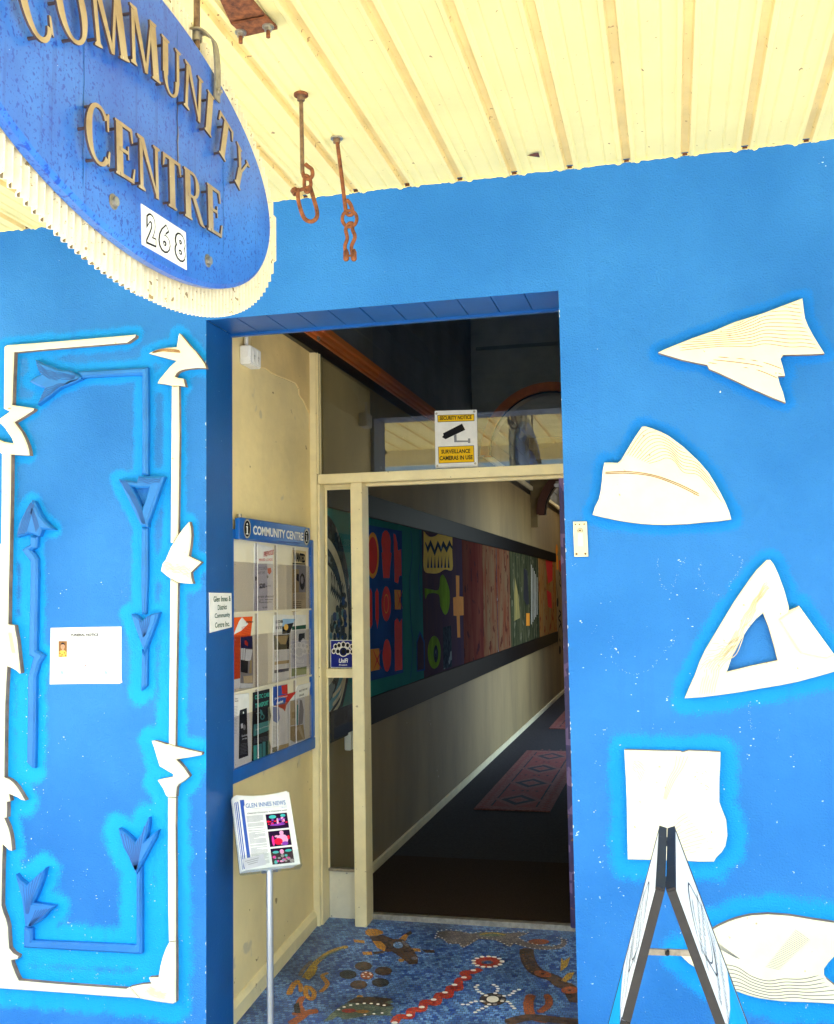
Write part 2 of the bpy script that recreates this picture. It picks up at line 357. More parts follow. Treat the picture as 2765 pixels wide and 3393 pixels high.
FISH = c8([(742,1216),(790,1200),(850,1120),(905,1075),(945,1045),(990,1020),(1045,995),(1100,975),(1150,962),(1200,952),(1310,945),(1450,955),(1600,980),(1736,1000),(1830,1022),(1880,1060),(1840,1130),(1736,1222),(1700,1260),(1672,1300),(1672,1340),(1690,1368),(1736,1405),(1820,1450),(1850,1500),(1800,1525),(1736,1528),(1660,1522),(1560,1517),(1400,1512),(1250,1492),(1170,1470),(1100,1445),(1000,1400),(930,1360),(850,1302),(790,1262)])
LBAR = c4([(30,225),(50,212),(400,186),(700,160),(1025,132),(1020,150),(960,192),(700,214),(400,238),(103,265),(96,450),(88,665),(255,690),(250,705),(180,750),(105,795),(130,830),(160,870),(185,920),(205,970),(216,1010),(220,1047),(150,1044),(80,1040),(78,1300),(72,1600),(65,1942)]) + \
       c5([(62,200),(58,500),(72,503),(105,508),(113,560),(125,620),(138,740),(152,868),(146,874),(120,850),(85,830),(50,818),(42,950),(35,1100),(30,1400),(28,1660)]) + \
       cL([(60,72),(90,95),(118,128),(145,170),(165,205),(178,226),(150,220),(118,200),(62,178),(66,208),(70,230),(45,235),(46,290),(44,348),(25,350),(40,385),(55,420),(68,470),(76,520),(82,588),(60,582),(38,560),(15,540),(10,700),(5,980),(20,1035),(38,1080),(52,1138),(55,1210),(62,1290),(90,1325),(128,1347),(122,1366),(75,1375),(80,1405),(92,1435),(110,1480),(130,1522),(400,1546),(700,1568),(905,1582),(930,1567),(1000,1648),(860,1640),(600,1620),(300,1598),(0,1578),(-130,1572),(-130,1300)]) + \
       c5([(-130,1500),(-70,1000),(-50,500),(-30,100)]) + c4([(-10,1720),(5,1715),(8,1400),(10,1035),(-60,1000),(-60,900),(-20,925),(30,946),(98,956),(85,915),(60,880),(30,835),(0,805),(-50,800),(-40,785),(0,765),(35,740),(72,715),(25,692),(28,450)])
RHEAD = c4([(1125,275),(1155,258),(1190,245),(1260,232),(1335,225),(1342,190),(1345,160),(1355,120),(1395,165),(1440,220),(1482,265),(1520,315),(1545,350),(1558,385),(1490,384),(1420,390),(1380,398),(1350,410),(1332,425),(1320,450),(1350,462),(1385,465),(1392,495),(1400,525),(1352,518),(1298,518),(1245,506),(1190,500),(1205,470),(1230,440),(1262,402),(1290,370),(1335,330),(1230,302)])
RSH1 = c4([(1298,522),(1351,522),(1353,700),(1355,900),(1350,1300),(1345,1648),(1308,1712),(1290,1708),(1292,1400),(1296,900)])
RSTAR = c4([(1346,1652),(1385,1600),(1430,1550),(1440,1590),(1445,1650),(1438,1730),(1425,1810),(1470,1832),(1522,1856),(1480,1895),(1440,1935)]) + c5([(1445,150),(1457,192),(1400,190),(1345,183),(1287,152),(1250,125),(1215,95),(1228,40)]) + c4([(1250,1840),(1290,1745),(1308,1716)])
RSH2 = c5([(1288,156),(1343,186),(1338,500),(1333,790),(1328,1100),(1324,1422),(1276,1404),(1279,1100),(1282,790),(1285,400)])
RSTAR2 = c5([(1276,1408),(1322,1426),(1420,1450),(1525,1473),(1521,1492),(1430,1508),(1330,1525),(1360,1555),(1390,1590),(1432,1652),(1390,1688),(1350,1712),(1338,1730)]) + cL([(1268,130),(1262,200),(1205,200),(1192,190),(1170,140),(1130,78),(1180,66),(1240,54)]) + c5([(1308,1636),(1255,1605),(1205,1575),(1185,1510),(1165,1440),(1145,1385),(1165,1382),(1220,1398),(1260,1411)])
RSH3 = cL([(1206,204),(1262,204),(1259,400),(1262,800),(1262,1238),(1212,1242),(1207,1000),(1205,600)])
RCOR = cL([(1214,1246),(1262,1242),(1263,1460),(1262,1678),(1240,1688),(1120,1672),(1004,1650),(934,1568),(1005,1552),(1085,1543),(1076,1522),(1068,1500),(1100,1498),(1137,1497),(1150,1420),(1168,1350),(1190,1290)])
B_FLE = c4([(258,318),(310,345),(370,365),(420,388),(470,400),(520,400),(570,428),(604,448),(607,466),(570,485),(510,510),(455,530),(400,570),(340,620),(275,665),(300,600),(330,540),(270,515),(215,485),(255,455),(303,432),(285,400),(270,360)])
B_ARM = c4([(580,408),(800,396),(1112,378),(1116,800),(1112,1195),(1070,1195),(1071,800),(1070,434),(860,444),(660,454),(612,462)])
B_TRI = c4([(890,1225),(960,1236),(1030,1246),(1042,1205),(1140,1206),(1237,1206),(1175,1385),(1112,1560),(1110,1592),(1060,1575),(980,1410)])
B_TRIH = c4([(992,1285),(1050,1294),(1122,1292),(1097,1380),(1074,1445),(1034,1370)])
B_STEM = c4([(1066,1588),(1111,1598),(1112,1940)]) + c5([(1108,200),(1100,415),(1085,425),(1068,425),(1062,200)])
B_VEE = c5([(985,420),(1028,432),(1070,470),(1110,440),(1150,418),(1197,410),(1172,490),(1140,580),(1088,715),(1050,610),(1010,500)])
B_TIP = c5([(1068,690),(1092,720),(1110,665),(1108,820),(1106,968),(1062,1005),(1065,850)])
B_HEAD = c4([(235,1385),(255,1395),(280,1450),(302,1500),(345,1555),(408,1611),(360,1612),(310,1608),(300,1640),(290,1662),(250,1648),(215,1640),(165,1652),(118,1667),(125,1610),(138,1560),(185,1465)])
B_ZIG = c4([(222,1652),(280,1662),(276,1705),(272,1745),(232,1764),(258,1795),(278,1830),(280,1942)]) + c5([(276,300),(268,698),(300,716),(329,738),(290,800),(265,895),(262,1300),(255,1592),(232,1586),(197,1550),(202,1200),(205,900),(222,840),(245,755),(212,735),(216,500),(222,200)]) + c4([(225,1942),(222,1848),(188,1805),(157,1762),(190,1740),(222,1722)])
B_F1 = cL([(105,758),(140,800),(185,835),(250,775),(322,710),(308,775),(290,830),(262,900),(232,965),(310,975),(388,988),(340,1030),(300,1080),(255,1110),(210,1138),(175,1135),(162,1030),(150,930),(128,850)])
B_L = cL([(167,1138),(225,1148),(225,1235),(600,1252),(962,1270),(975,1260),(975,1000),(975,760),(1013,700),(1016,1000),(1015,1330),(980,1332),(600,1310),(165,1287)])
B_F2 = cL([(845,428),(870,440),(900,462),(935,492),(965,525),(1010,470),(1040,400),(1062,348),(1068,380),(1060,440),(1042,510),(1085,475),(1130,440),(1110,505),(1080,560),(1045,625),(1010,690),(975,757),(950,705),(930,650),(905,605),(880,560),(862,500)])
HALO_SETS = [ARROW, FIN, TRI, SQ, FISH, LBAR, RHEAD, RSH1, RSTAR, RSH2, RSTAR2, RSH3, RCOR, B_FLE, B_ARM, B_TRI, B_STEM, B_VEE, B_TIP, B_HEAD, B_ZIG, B_F1, B_L, B_F2]

# ------------------------------------------------------------------ the facade wall
def grid_axis(a, b, step, cuts):
    xs = set(np.round(np.arange(a, b, step), 4).tolist()) | {round(b, 4)} | {round(c, 4) for c in cuts}
    xs = sorted(xs); out = [xs[0]]
    for x in xs[1:]:
        if x-out[-1] > step*.3 or x in [round(c, 4) for c in cuts]: out.append(x)
    return np.array(out)
gx = grid_axis(-3.1, 1.0, .0125, (XL, XR)); gz = grid_axis(ZPAVE-.05, ZCEIL+.06, .0125, (ZLIN,))
GX, GZ = np.meshgrid(gx, gz)
D = np.full(GX.shape, 9.0)
for S_ in HALO_SETS:
    P = [WALL.at(x, y) for x, y in S_]; px = np.array([p.x for p in P]); pz = np.array([p.z for p in P])
    for i in range(len(P)):
        x0, z0, x1, z1 = px[i-1], pz[i-1], px[i], pz[i]; l2 = (x1-x0)**2+(z1-z0)**2+1e-12
        lo = (GX > min(x0, x1)-.16) & (GX < max(x0, x1)+.16) & (GZ > min(z0, z1)-.16) & (GZ < max(z0, z1)+.16)
        gxs, gzs = GX[lo], GZ[lo]; t = np.clip(((gxs-x0)*(x1-x0)+(gzs-z0)*(z1-z0))/l2, 0, 1)
        D[lo] = np.minimum(D[lo], np.hypot(gxs-x0-t*(x1-x0), gzs-z0-t*(z1-z0)))
wid = .027*(1+.9*np.clip((1.9-GZ)/1.3, 0, 1))
spray = np.clip(1.0-(D/wid-.55)*.75, 0, 1.0); spray[D > 1] = 0
mb = MB(); nx = len(gx)
i_mat = mb.mi(M_WALL); i_rev = mb.mi(M_REVEAL)
mb.v = [(x, 0, z) for z in gz for x in gx]
for j in range(len(gz)-1):
    for i in range(len(gx)-1):
        xm, zm = (gx[i]+gx[i+1])/2, (gz[j]+gz[j+1])/2
        if XL < xm < XR and zm < ZLIN: continue
        mb.f.append([j*nx+i, j*nx+i+1, (j+1)*nx+i+1, (j+1)*nx+i]); mb.m.append(i_mat); mb.sm.append(False)
sp = spray.ravel().tolist()
zb, zt = ZPAVE-.05, ZCEIL+.06
n0 = len(mb.v)
mb.add([(-7, 0, zb), (-3.1, 0, zb), (-3.1, 0, zt), (-7, 0, zt), (1.0, 0, zb), (7, 0, zb), (7, 0, zt), (1.0, 0, zt)], [(0, 1, 2, 3), (4, 5, 6, 7)], M_WALL)
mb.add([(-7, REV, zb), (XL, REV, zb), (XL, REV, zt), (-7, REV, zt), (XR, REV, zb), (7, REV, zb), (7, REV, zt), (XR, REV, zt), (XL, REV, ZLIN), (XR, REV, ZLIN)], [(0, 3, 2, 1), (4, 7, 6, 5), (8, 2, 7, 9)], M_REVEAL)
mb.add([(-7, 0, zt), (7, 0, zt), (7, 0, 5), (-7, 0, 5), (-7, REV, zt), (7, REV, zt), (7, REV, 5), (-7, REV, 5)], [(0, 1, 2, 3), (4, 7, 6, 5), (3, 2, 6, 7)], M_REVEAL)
sp += [0.0]*(len(mb.v)-n0)
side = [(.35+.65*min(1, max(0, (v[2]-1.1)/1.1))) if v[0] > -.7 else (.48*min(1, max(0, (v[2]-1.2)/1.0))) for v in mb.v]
BLD = empty('community_centre', (-1, 0, ZPAVE), 'bright blue rendered building front with a doorway opening into a long dark corridor', 'building')
obj('facade_wall', mb, BLD, label='bright blue rendered wall with cyan sprayed outlines and white scuffs', attrs={'spray': sp, 'side': side})
# lining of the opening
mb = MB()
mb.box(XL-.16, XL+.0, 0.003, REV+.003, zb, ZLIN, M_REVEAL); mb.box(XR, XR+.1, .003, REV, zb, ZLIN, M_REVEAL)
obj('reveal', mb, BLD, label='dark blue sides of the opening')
mb = MB()
nb_ = 11; bw = (XR-XL)/nb_
for k in range(nb_):
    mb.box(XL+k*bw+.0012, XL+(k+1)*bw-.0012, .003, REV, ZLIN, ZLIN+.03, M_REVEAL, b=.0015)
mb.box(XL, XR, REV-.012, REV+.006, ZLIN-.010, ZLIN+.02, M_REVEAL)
mb.box(XR-.035, XR-.001, REV+.008, REV+.02, ZLIN-.006, ZLIN+.004, M_ORANGE)
obj('soffit', mb, BLD, label='dark blue boarded underside of the opening')

# ------------------------------------------------------------------ alcove and corridor
YB = 1.32                                   # back plane of the door frame
YEND = 13.6; ZFL = .078; ZHI = 4.3; XRC = -.33
mb = MB()
mb.box(XW-.12, XW, REV-.03, YB+.02, -.1, 2.79, M_CREAMWALL)
pe = crop(660, 950, 1.3354); rr = random.Random(9); edge = [(232,345),(262,350),(300,362),(322,385),(345,392),(380,405),(428,428),(442,455),(446,482),(462,500),(478,536),(490,560),(492,640),(502,660),(503,300),(370,205),(236,205)]
M_PLAST = pm('tan_cream_wall_upper_coat', (.84, .64, .29), .6, .12, 3, bump=.25, bscale=9, bdist=.02, specks=[((.45, .30, .12), 12, .68)])
mb.relief([pe([(x+rr.uniform(-3, 3), y+rr.uniform(-3, 3)) for x, y in edge])], PX(XW), .0035, .002, M_PLAST)
sw = obj('alcove_wall', mb, BLD, label='tan painted side wall with patched plaster')
# skirting following the ramp
mb = MB(); z0 = -.039+SLOPE*REV; z1 = -.039+SLOPE*YF
prof = [(0, -.03), (.020, -.03), (.020, .058), (.012, .070), (.006, .078), (0, .080)]
vs = [(XW+a, REV+.005, z0+b) for a, b in prof]+[(XW+a, YF-.005, z1+b-.008) for a, b in prof]
mb.add(vs, [(i, (i+1) % 6, 6+(i+1) % 6, 6+i) for i in range(6)]+[(0, 1, 2, 3, 4, 5)], M_CREAMTRIM)
obj('skirting', mb, sw)
mb = MB()
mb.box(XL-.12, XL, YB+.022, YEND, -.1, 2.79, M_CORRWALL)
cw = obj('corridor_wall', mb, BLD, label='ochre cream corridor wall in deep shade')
mb = MB(); mb.box(XL, XL+.016, YB+.03, YEND, ZFL-.01, ZFL+.05, M_CREAMTRIM, b=.004); obj('skirting', mb, cw)
mb = MB(); mb.box(XRC, XRC+.1, YB+.02, 5.6, -.1, ZHI, M_CORRWALL); mb.box(XRC, XRC+.1, 9.1, YEND, -.1, ZHI, M_CORRWALL); mb.box(XRC, XRC+.1, 5.6, 9.1, 2.75, ZHI, M_CORRWALL)  # gap low in this unseen wall, added to let daylight into the corridor
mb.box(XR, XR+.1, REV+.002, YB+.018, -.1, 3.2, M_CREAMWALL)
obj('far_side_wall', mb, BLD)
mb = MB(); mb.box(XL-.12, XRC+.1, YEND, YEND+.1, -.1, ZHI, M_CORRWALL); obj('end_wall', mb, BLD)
# upper band, orange rail, dark boards above
mb = MB(); mb.box(XW-.12, XL+.004, REV+.004, YEND-.002, 2.79, 2.85, M_BLACK); obj('black_rail', mb, BLD, label='black band along the top of the wall')
mb = MB(); M_PIC = M_ORANGE
for (a, b_, c, d) in ((.016, .0, 2.85, 2.868), (.034, 0, 2.868, 2.892), (.050, 0, 2.892, 2.925)):
    mb.box(XW-.1, XL+a, REV+.004, 5.35, c, d, M_PIC, b=.003)
obj('picture_rail', mb, BLD, label='orange stained timber rail running into the corridor')
mb = MB(); mb.box(XL-.1, XL+.035, 5.47, YEND-.01, 2.851, 2.90, M_CREAMTRIM, b=.004); obj('picture_rail', mb, BLD, label='cream rail in the far half of the corridor')
mb = MB()
zz = 2.926
while zz < ZHI: mb.box(XL-.12, XL, REV+.004, YEND-.003, zz, min(zz+.148, ZHI), M_SLATE, b=.004); zz += .15
obj('upper_boards', mb, BLD)
mb = MB(); 
k = 0; y = REV+.3
while y < 5.4: mb.box(XL-.1, XRC+.1, y, y+.296, ZHI, ZHI+.03, M_SLATE, b=.004); y += .3
mb.box(XL-.1, XRC+.1, 5.5, 9.9, ZHI-.8, ZHI-.77, M_SLATE); mb.box(XL-.1, XRC+.1, 12.4, YEND, ZHI-.8, ZHI-.77, M_SLATE)
mb.box(XL-.1, XRC+.1, REV+.005, REV+.3, ZHI, ZHI+.03, M_SLATE)
mb.box(XL-.1, XRC+.1, 9.86, 9.90, ZHI-.8, 6.5, M_WHITE); mb.box(XL-.1, XRC+.1, 12.4, 12.44, ZHI-.8, 6.5, M_WHITE); mb.box(XL-.14, XL-.1, 9.86, 12.44, ZHI-.8, 6.5, M_WHITE); mb.box(XRC+.1, XRC+.14, 9.86, 12.44, ZHI-.8, 6.5, M_WHITE)  # unseen roof light shaft, added to brighten the far corridor
obj('corridor_ceiling', mb, BLD, label='dark slate ceiling boards with an unseen roof light added beyond the arch')
# bulkheads with arches
def bulkhead(y, cx_, cz, ro, ri, zbot, ztop, mat, amat, th=.10):
    b = MB(); n = 28
    pts = [(cx_+ro*math.cos(a), cz+ro*math.sin(a)) for a in (math.pi*k/n for k in range(n+1))]
    zs = []
    z = zbot
    rows = []
    while z < ztop: rows.append((z, min(z+.118, ztop))); z += .12
    for (za, zb_) in rows:                   # weatherboards cut round the arch
        def half(zq):
            return math.sqrt(max(0, ro*ro-(zq-cz)**2)) if zq > cz else ro
        if za >= cz+ro: b.box(XL+.0, XRC, y, y+th, za, zb_, mat, b=.003); continue
        h0, h1 = half(za), half(min(zb_, cz+ro))
        for sgn, xe in ((-1, XL+.001), (1, XRC-.001)):
            steps = 5
            lo = [(xe, za)]+[(cx_+sgn*half(za+(zb_-za)*q/steps), za+(zb_-za)*q/steps) for q in range(steps+1)]+[(xe, zb_)]
            f = [(p[0], y, p[1]) for p in lo]; g = [(p[0], y+th, p[1]) for p in lo]; m_ = len(f)
            b.poly(f, mat, Vector((0, -1, 0))); b.poly(g, mat, Vector((0, 1, 0)))
            b.add(f+g, [(i, (i+1) % m_, m_+(i+1) % m_, m_+i) for i in range(m_)], mat)
    o = obj('bulkhead', b, BLD)
    a_ = MB()
    for (r0, r1, yy, m2) in ((ro+.012, ri+.016, y-.03, amat), (ri+.014, ri, y-.012, M_BLACK)):
        A = [(cx_+r0*math.cos(t), cz+r0*math.sin(t)) for t in (math.pi*k/n for k in range(n+1))]
        B = [(cx_+r1*math.cos(t), cz+r1*math.sin(t)) for t in (math.pi*k/n for k in range(n+1))]
        vs = [(p[0], yy, p[1]) for p in A]+[(p[0], yy, p[1]) for p in B]+[(p[0], y+th+.02, p[1]) for p in A]+[(p[0], y+th+.02, p[1]) for p in B]
        m_ = n+1; fs = []
        for i in range(n): fs += [(i, i+1, m_+i+1, m_+i), (i, 2*m_+i, 2*m_+i+1, i+1), (m_+i, m_+i+1, 3*m_+i+1, 3*m_+i), (2*m_+i, 3*m_+i, 3*m_+i+1, 2*m_+i+1)]
        a_.add(vs, fs, m2)
    obj('arch_trim', a_, o)
    return o
M_BULK = pm('grey_weatherboard', (.30, .30, .27), .6, .15, 4)
bulkhead(5.4, -.985, 2.80, .60, .52, 2.80, ZHI, M_BULK, M_ORANGE)
bulkhead(9.2, -.985, 2.55, .60, .50, 2.40, ZHI-.8, M_CORRWALL, M_BROWN)
mb = MB(); mb.box(XL+.05, XRC-.02, 5.36, 5.40, 3.735, 3.76, M_SLATE, b=.004); obj('moulding', mb, BLD)
mb = MB(); mb.box(-1.35, -.5, 8.95, 9.02, 2.86, 2.90, M_WHITE, b=.01); mb.box(-1.33, -.52, 8.97, 9.0, 2.90, 2.93, M_STEEL)
tag(obj('light_fitting', mb), 'thin white batten light fitting high across the corridor', 'light fitting')

# mosaic floor, threshold, carpet
def mosaic(name, c1, c2, mortar=(.05, .06, .09), sc=1.0):
    m = bpy.data.materials.new(name); m.use_nodes = True; t = m.node_tree; N, L = t.nodes, t.links; b = N['Principled BSDF']
    b.inputs['Roughness'].default_value = .38
    tc = N.new('ShaderNodeTexCoord'); geo = N.new('ShaderNodeNewGeometry')
    nd = N.new('ShaderNodeTexNoise'); nd.inputs['Scale'].default_value = 9; nd.inputs['Detail'].default_value = 2; L.new(geo.outputs['Position'], nd.inputs['Vector'])
    vm = N.new('ShaderNodeVectorMath'); vm.operation = 'SCALE'; vm.inputs[3].default_value = .05; L.new(nd.outputs['Color'], vm.inputs[0])
    va = N.new('ShaderNodeVectorMath'); va.operation = 'ADD'; L.new(geo.outputs['Position'], va.inputs[0]); L.new(vm.outputs[0], va.inputs[1])
    br = N.new('ShaderNodeTexBrick'); br.offset = .5; br.squash = 1.0
    br.inputs['Scale'].default_value = 1/.0155/sc; br.inputs['Brick Width'].default_value = 1.1; br.inputs['Row Height'].default_value = 1.0; br.inputs['Mortar Size'].default_value = .07; br.inputs['Mortar Smooth'].default_value = .2
    br.inputs['Color1'].default_value = (*c1, 1); br.inputs['Color2'].default_value = (*c2, 1); br.inputs['Mortar'].default_value = (*mortar, 1)
    L.new(va.outputs[0], br.inputs['Vector'])
    n2 = N.new('ShaderNodeTexNoise'); n2.inputs['Scale'].default_value = 3.2; n2.inputs['Detail'].default_value = 3; L.new(geo.outputs['Position'], n2.inputs['Vector'])
    mr = N.new('ShaderNodeMapRange'); mr.inputs['From Min'].default_value = .35; mr.inputs['From Max'].default_value = .65; mr.inputs['To Min'].default_value = .55; mr.inputs['To Max'].default_value = 1.5; L.new(n2.outputs[0], mr.inputs[0])
    hs = N.new('ShaderNodeHueSaturation'); L.new(br.outputs['Color'], hs.inputs['Color']); L.new(mr.outputs[0], hs.inputs['Value'])
    L.new(hs.outputs[0], b.inputs['Base Color'])
    bu = N.new('ShaderNodeBump'); bu.inputs['Strength'].default_value = .5; bu.inputs['Distance'].default_value = .002; bu.invert = True; L.new(br.outputs['Fac'], bu.inputs['Height']); L.new(bu.outputs[0], b.inputs['Normal'])
    return m
T_BLUE = mosaic('blue_mosaic_tiles', (.015, .06, .30), (.13, .28, .56))
T_LIGHT = mosaic('pale_blue_tiles', (.08, .18, .42), (.20, .33, .55))
T_OCHRE = mosaic('ochre_tiles', (.42, .17, .02), (.55, .26, .03))
T_YEL = mosaic('yellow_tiles', (.50, .34, .03), (.36, .20, .03))
T_BROWN = mosaic('brown_tiles', (.045, .028, .022), (.13, .07, .04))
T_TAUPE = mosaic('taupe_tiles', (.14, .12, .13), (.25, .21, .20))
T_RED = mosaic('red_tiles', (.42, .025, .015), (.55, .07, .03))
T_RUSTT = mosaic('rust_tiles', (.30, .07, .02), (.40, .12, .04))
T_GREEN = mosaic('grey_green_tiles', (.11, .17, .14), (.20, .24, .17))
T_WHITE = pm('white_pebble', (.80, .76, .70), .35, .08, 40)
T_BLK = mosaic('black_tiles', (.012, .012, .015), (.04, .035, .035))
mb = MB()
y0, y1 = -.002, YB
def zf(y): return -.039+SLOPE*y
mb.add([(XW-.05, y0, zf(y0)), (XR+.05, y0, zf(y0)), (XR+.05, y1, zf(y1)), (XW-.05, y1, zf(y1)), (XW-.05, y0, -.2), (XR+.05, y0, -.2), (XR+.05, y1, -.2), (XW-.05, y1, -.2)], [(0, 1, 2, 3), (0, 4, 5, 1), (2, 6, 7, 3)], T_BLUE)
cF = crop(800, 2950, 1.4711); O1, O2, O3 = .0012, .0022, .0032
def fp(pts, mat, off=O1): mb.paint(cF(pts), FLOOR, off, mat)
def blob(cx_, cy_, rx, ry, mat, off=O1, rot=0, n=20): fp(ell(cx_, cy_, rx, ry, n, rot), mat, off)
def band(pts, wpx, mat, off=O1):             # a tiled ribbon; width in metres
    P = [FLOOR.at(x, y) for x, y in cF(spline(pts, 6))]; mb.strip(P, wpx, FLOOR, off, mat)
def dots(pts, r, gap, mat=T_WHITE, off=O3):
    P = [FLOOR.at(x, y) for x, y in cF(spline(pts, 10))]; acc = gap
    for a, b in zip(P, P[1:]):
        l = (b-a).length; acc += l
        if acc >= gap:
            acc = 0; c = b+FLOOR.n*off
            mb.poly([c+FLOOR.r*(r*math.cos(q))+FLOOR.u*(r*.8*math.sin(q)) for q in (2*math.pi*k/8 for k in range(8))], mat, FLOOR.n)
# platypus-like figure
fp([(603,200),(620,188),(655,188),(690,200),(694,212),(660,222),(625,224),(606,214)], T_OCHRE); fp([(622,226),(690,218),(740,238),(790,240),(840,292),(862,330),(860,360),(820,362),(780,330),(735,300),(700,302),(668,282)], T_BROWN)
fp([(638,246),(680,250),(708,276),(698,298),(664,282)], T_OCHRE, O2); fp([(545,240),(600,246),(602,260),(552,254)], T_OCHRE); fp([(590,300),(636,300),(640,316),(594,316)], T_OCHRE); fp([(640,302),(690,296),(700,306),(650,314)], T_BROWN)
fp([(765,240),(800,212),(830,206),(812,226),(800,248)], T_OCHRE); fp([(800,212),(826,198),(834,212),(815,222)], T_BROWN, O2); fp([(825,282),(872,286),(876,300),(836,300)], T_OCHRE); fp([(876,288),(940,292),(945,306),(900,306)], T_BROWN); blob(765, 268, 24, 16, T_LIGHT, O2); blob(845, 332, 16, 8, T_TAUPE, O2)
blob(800, 262, 22, 8, T_TAUPE, O2, 40); blob(780, 342, 14, 8, T_OCHRE, O2)
# dotted lizard
liz = [(945,238),(960,205),(1000,197),(1060,200),(1120,212),(1180,205),(1250,205),(1300,210),(1370,205),(1400,212),(1350,230),(1380,250),(1450,270),(1520,275),(1560,262),(1560,240),(1540,235),(1580,240),(1588,262),(1560,285),(1480,292),(1400,282),(1330,262),(1310,278),(1290,268),(1240,245),(1160,238),(1120,262),(1080,282),(1060,262),(1010,262),(985,240),(960,230)]
fp(liz, T_TAUPE); dots(liz+[liz[0]], .0042, .021); fp([(1150,212),(1230,204),(1300,218),(1230,226),(1160,224)], T_GREEN, O2); blob(1450, 252, 52, 14, T_RUSTT, O1); band([(1160,222),(1220,212),(1290,222)], .012, T_YEL, O3)
# snake of red waves with white dots
sn = [(745,652),(770,618),(820,620),(830,585),(880,585),(895,545),(950,555),(965,510),(1010,520),(1020,475),(1060,485),(1062,440),(1105,430),(1085,405),(1130,400),(1170,385)]
band(sn, .036, T_RED); dots([(745,652),(790,628),(830,608),(858,588),(895,565),(925,543),(970,525),(996,500),(1027,476),(1052,455),(1080,434),(1110,410),(1137,391),(1165,380)], .0125, .074)
blob(1202, 353, 70, 26, T_RED, O1); blob(1200, 352, 30, 10, T_TAUPE, O2); blob(1200, 352, 18, 6, T_BLUE, O3); dots(ell(1202, 353, 70, 26, 30)+[(1272, 353)], .0110, .026)
# star octopus
blob(1226, 533, 66, 32, T_BLK, O1); blob(1226, 532, 30, 16, T_WHITE, O2)
for a in range(14):
    blob(1226+50*math.cos(a*.449), 533+24*math.sin(a*.449), 11, 5.5, (T_TAUPE, T_BLK, T_BROWN)[a % 3], O2)
for arm in ([(1195,518),(1160,500),(1142,472),(1165,466)], [(1238,508),(1252,490),(1245,472),(1226,464)], [(1280,520),(1315,514),(1335,495),(1372,486)], [(1270,545),(1305,550),(1320,570),(1342,588)], [(1210,560),(1190,575),(1160,588),(1132,606)], [(1175,545),(1130,548),(1105,562),(1068,560)]):
    dots(arm, .0088, .019)
# flower of brown petals
for a in range(5): blob(612+92*math.cos(a*1.257-.5), 418+48*math.sin(a*1.257-.5), 42, 22, T_BLK if a % 2 else T_BROWN, O1)
blob(612, 416, 32, 20, T_RUSTT, O1); dots(ell(612, 416, 20, 12, 16), .006, .022)
# fish
fp([(400,640),(440,600),(490,562),(560,535),(640,525),(700,525),(745,545),(715,560),(745,572),(725,600),(745,615),(700,612),(640,610),(560,622),(500,632),(470,615),(440,635)], T_GREEN); fp([(510,548),(560,522),(650,520),(745,530),(700,548),(745,562),(700,570),(600,555)], T_BROWN, O2)
dots([(472,588),(520,568),(600,556),(680,562),(722,574)], .007, .026); blob(525, 588, 36, 10, T_RED, O2); blob(592, 592, 34, 8, T_OCHRE, O2); blob(578, 520, 15, 9, T_OCHRE); dots([(600,612),(660,606),(720,600)], .006, .03)
# lizards and plants on the left
band([(520,275),(440,300),(370,350),(330,400),(310,430)], .030, T_YEL); band([(500,285),(430,315),(380,345)], .014, T_GREEN, O2); fp([(300,425),(340,380),(375,372),(360,410),(330,440)], T_YEL, O2); band([(345,345),(300,390),(285,420)], .018, T_TAUPE)
band([(280,440),(250,470),(232,512)], .026, T_OCHRE); band([(245,455),(285,460),(290,500)], .018, T_OCHRE, O2); band([(318,465),(315,510),(345,535),(355,500),(325,470)], .020, T_OCHRE); band([(425,405),(395,420),(420,460),(385,500)], .020, T_OCHRE)
band([(300,520),(280,560),(292,590),(250,610)], .028, T_RUSTT); band([(375,590),(320,600),(285,625),(240,655)], .040, T_RUSTT); fp([(255,560),(280,545),(290,600),(260,600)], T_BLK, O2)
# dark goannas on the right
band([(1392,285),(1395,330),(1420,380),(1460,410),(1520,430),(1560,460),(1600,480),(1640,550)], .062, T_BROWN); blob(1470, 408, 44, 16, T_RUSTT, O2, 10); blob(1602, 488, 42, 18, T_RUSTT, O2); blob(1470, 408, 8, 4, T_BLK, O3); blob(1602, 488, 8, 4, T_BLK, O3)
dots([(1380,285),(1375,330),(1400,385),(1440,418)], .004, .03, T_OCHRE)
fp([(1555,400),(1560,330),(1572,345),(1605,325),(1590,370)], T_YEL); fp([(1560,440),(1590,405),(1625,400),(1610,430),(1580,450)], T_YEL, O3)
band([(1500,640),(1420,620),(1400,560),(1415,510)], .040, T_RUSTT); band([(1450,600),(1500,560),(1490,510)], .03, T_RUSTT, O2); band([(1290,652),(1400,625),(1520,635),(1660,650)], .05, T_BROWN, O3)
tag(obj('mosaic_floor', mb), kind='structure')
mb = MB(); mb.box(XL+.02, XR-.004, YB+.0, YB+.035, ZFL-.02, ZFL+.016, M_STEEL, b=.002)
obj('threshold', mb, BLD, label='worn pale metal door threshold strip')
mb = MB(); mb.box(XL-.1, XRC+.1, YB+.036, YEND, -.15, ZFL, M_CARPET); tag(obj('corridor_floor', mb), kind='structure')
mb = MB(); mb.box(XL+.03, XRC-.03, YB+.05, 2.43, ZFL+.0005, ZFL+.014, M_MAT, b=.004)
tag(obj('door_mat', mb), 'dark brown ribbed door mat filling the floor just inside the doorway', 'door mat')

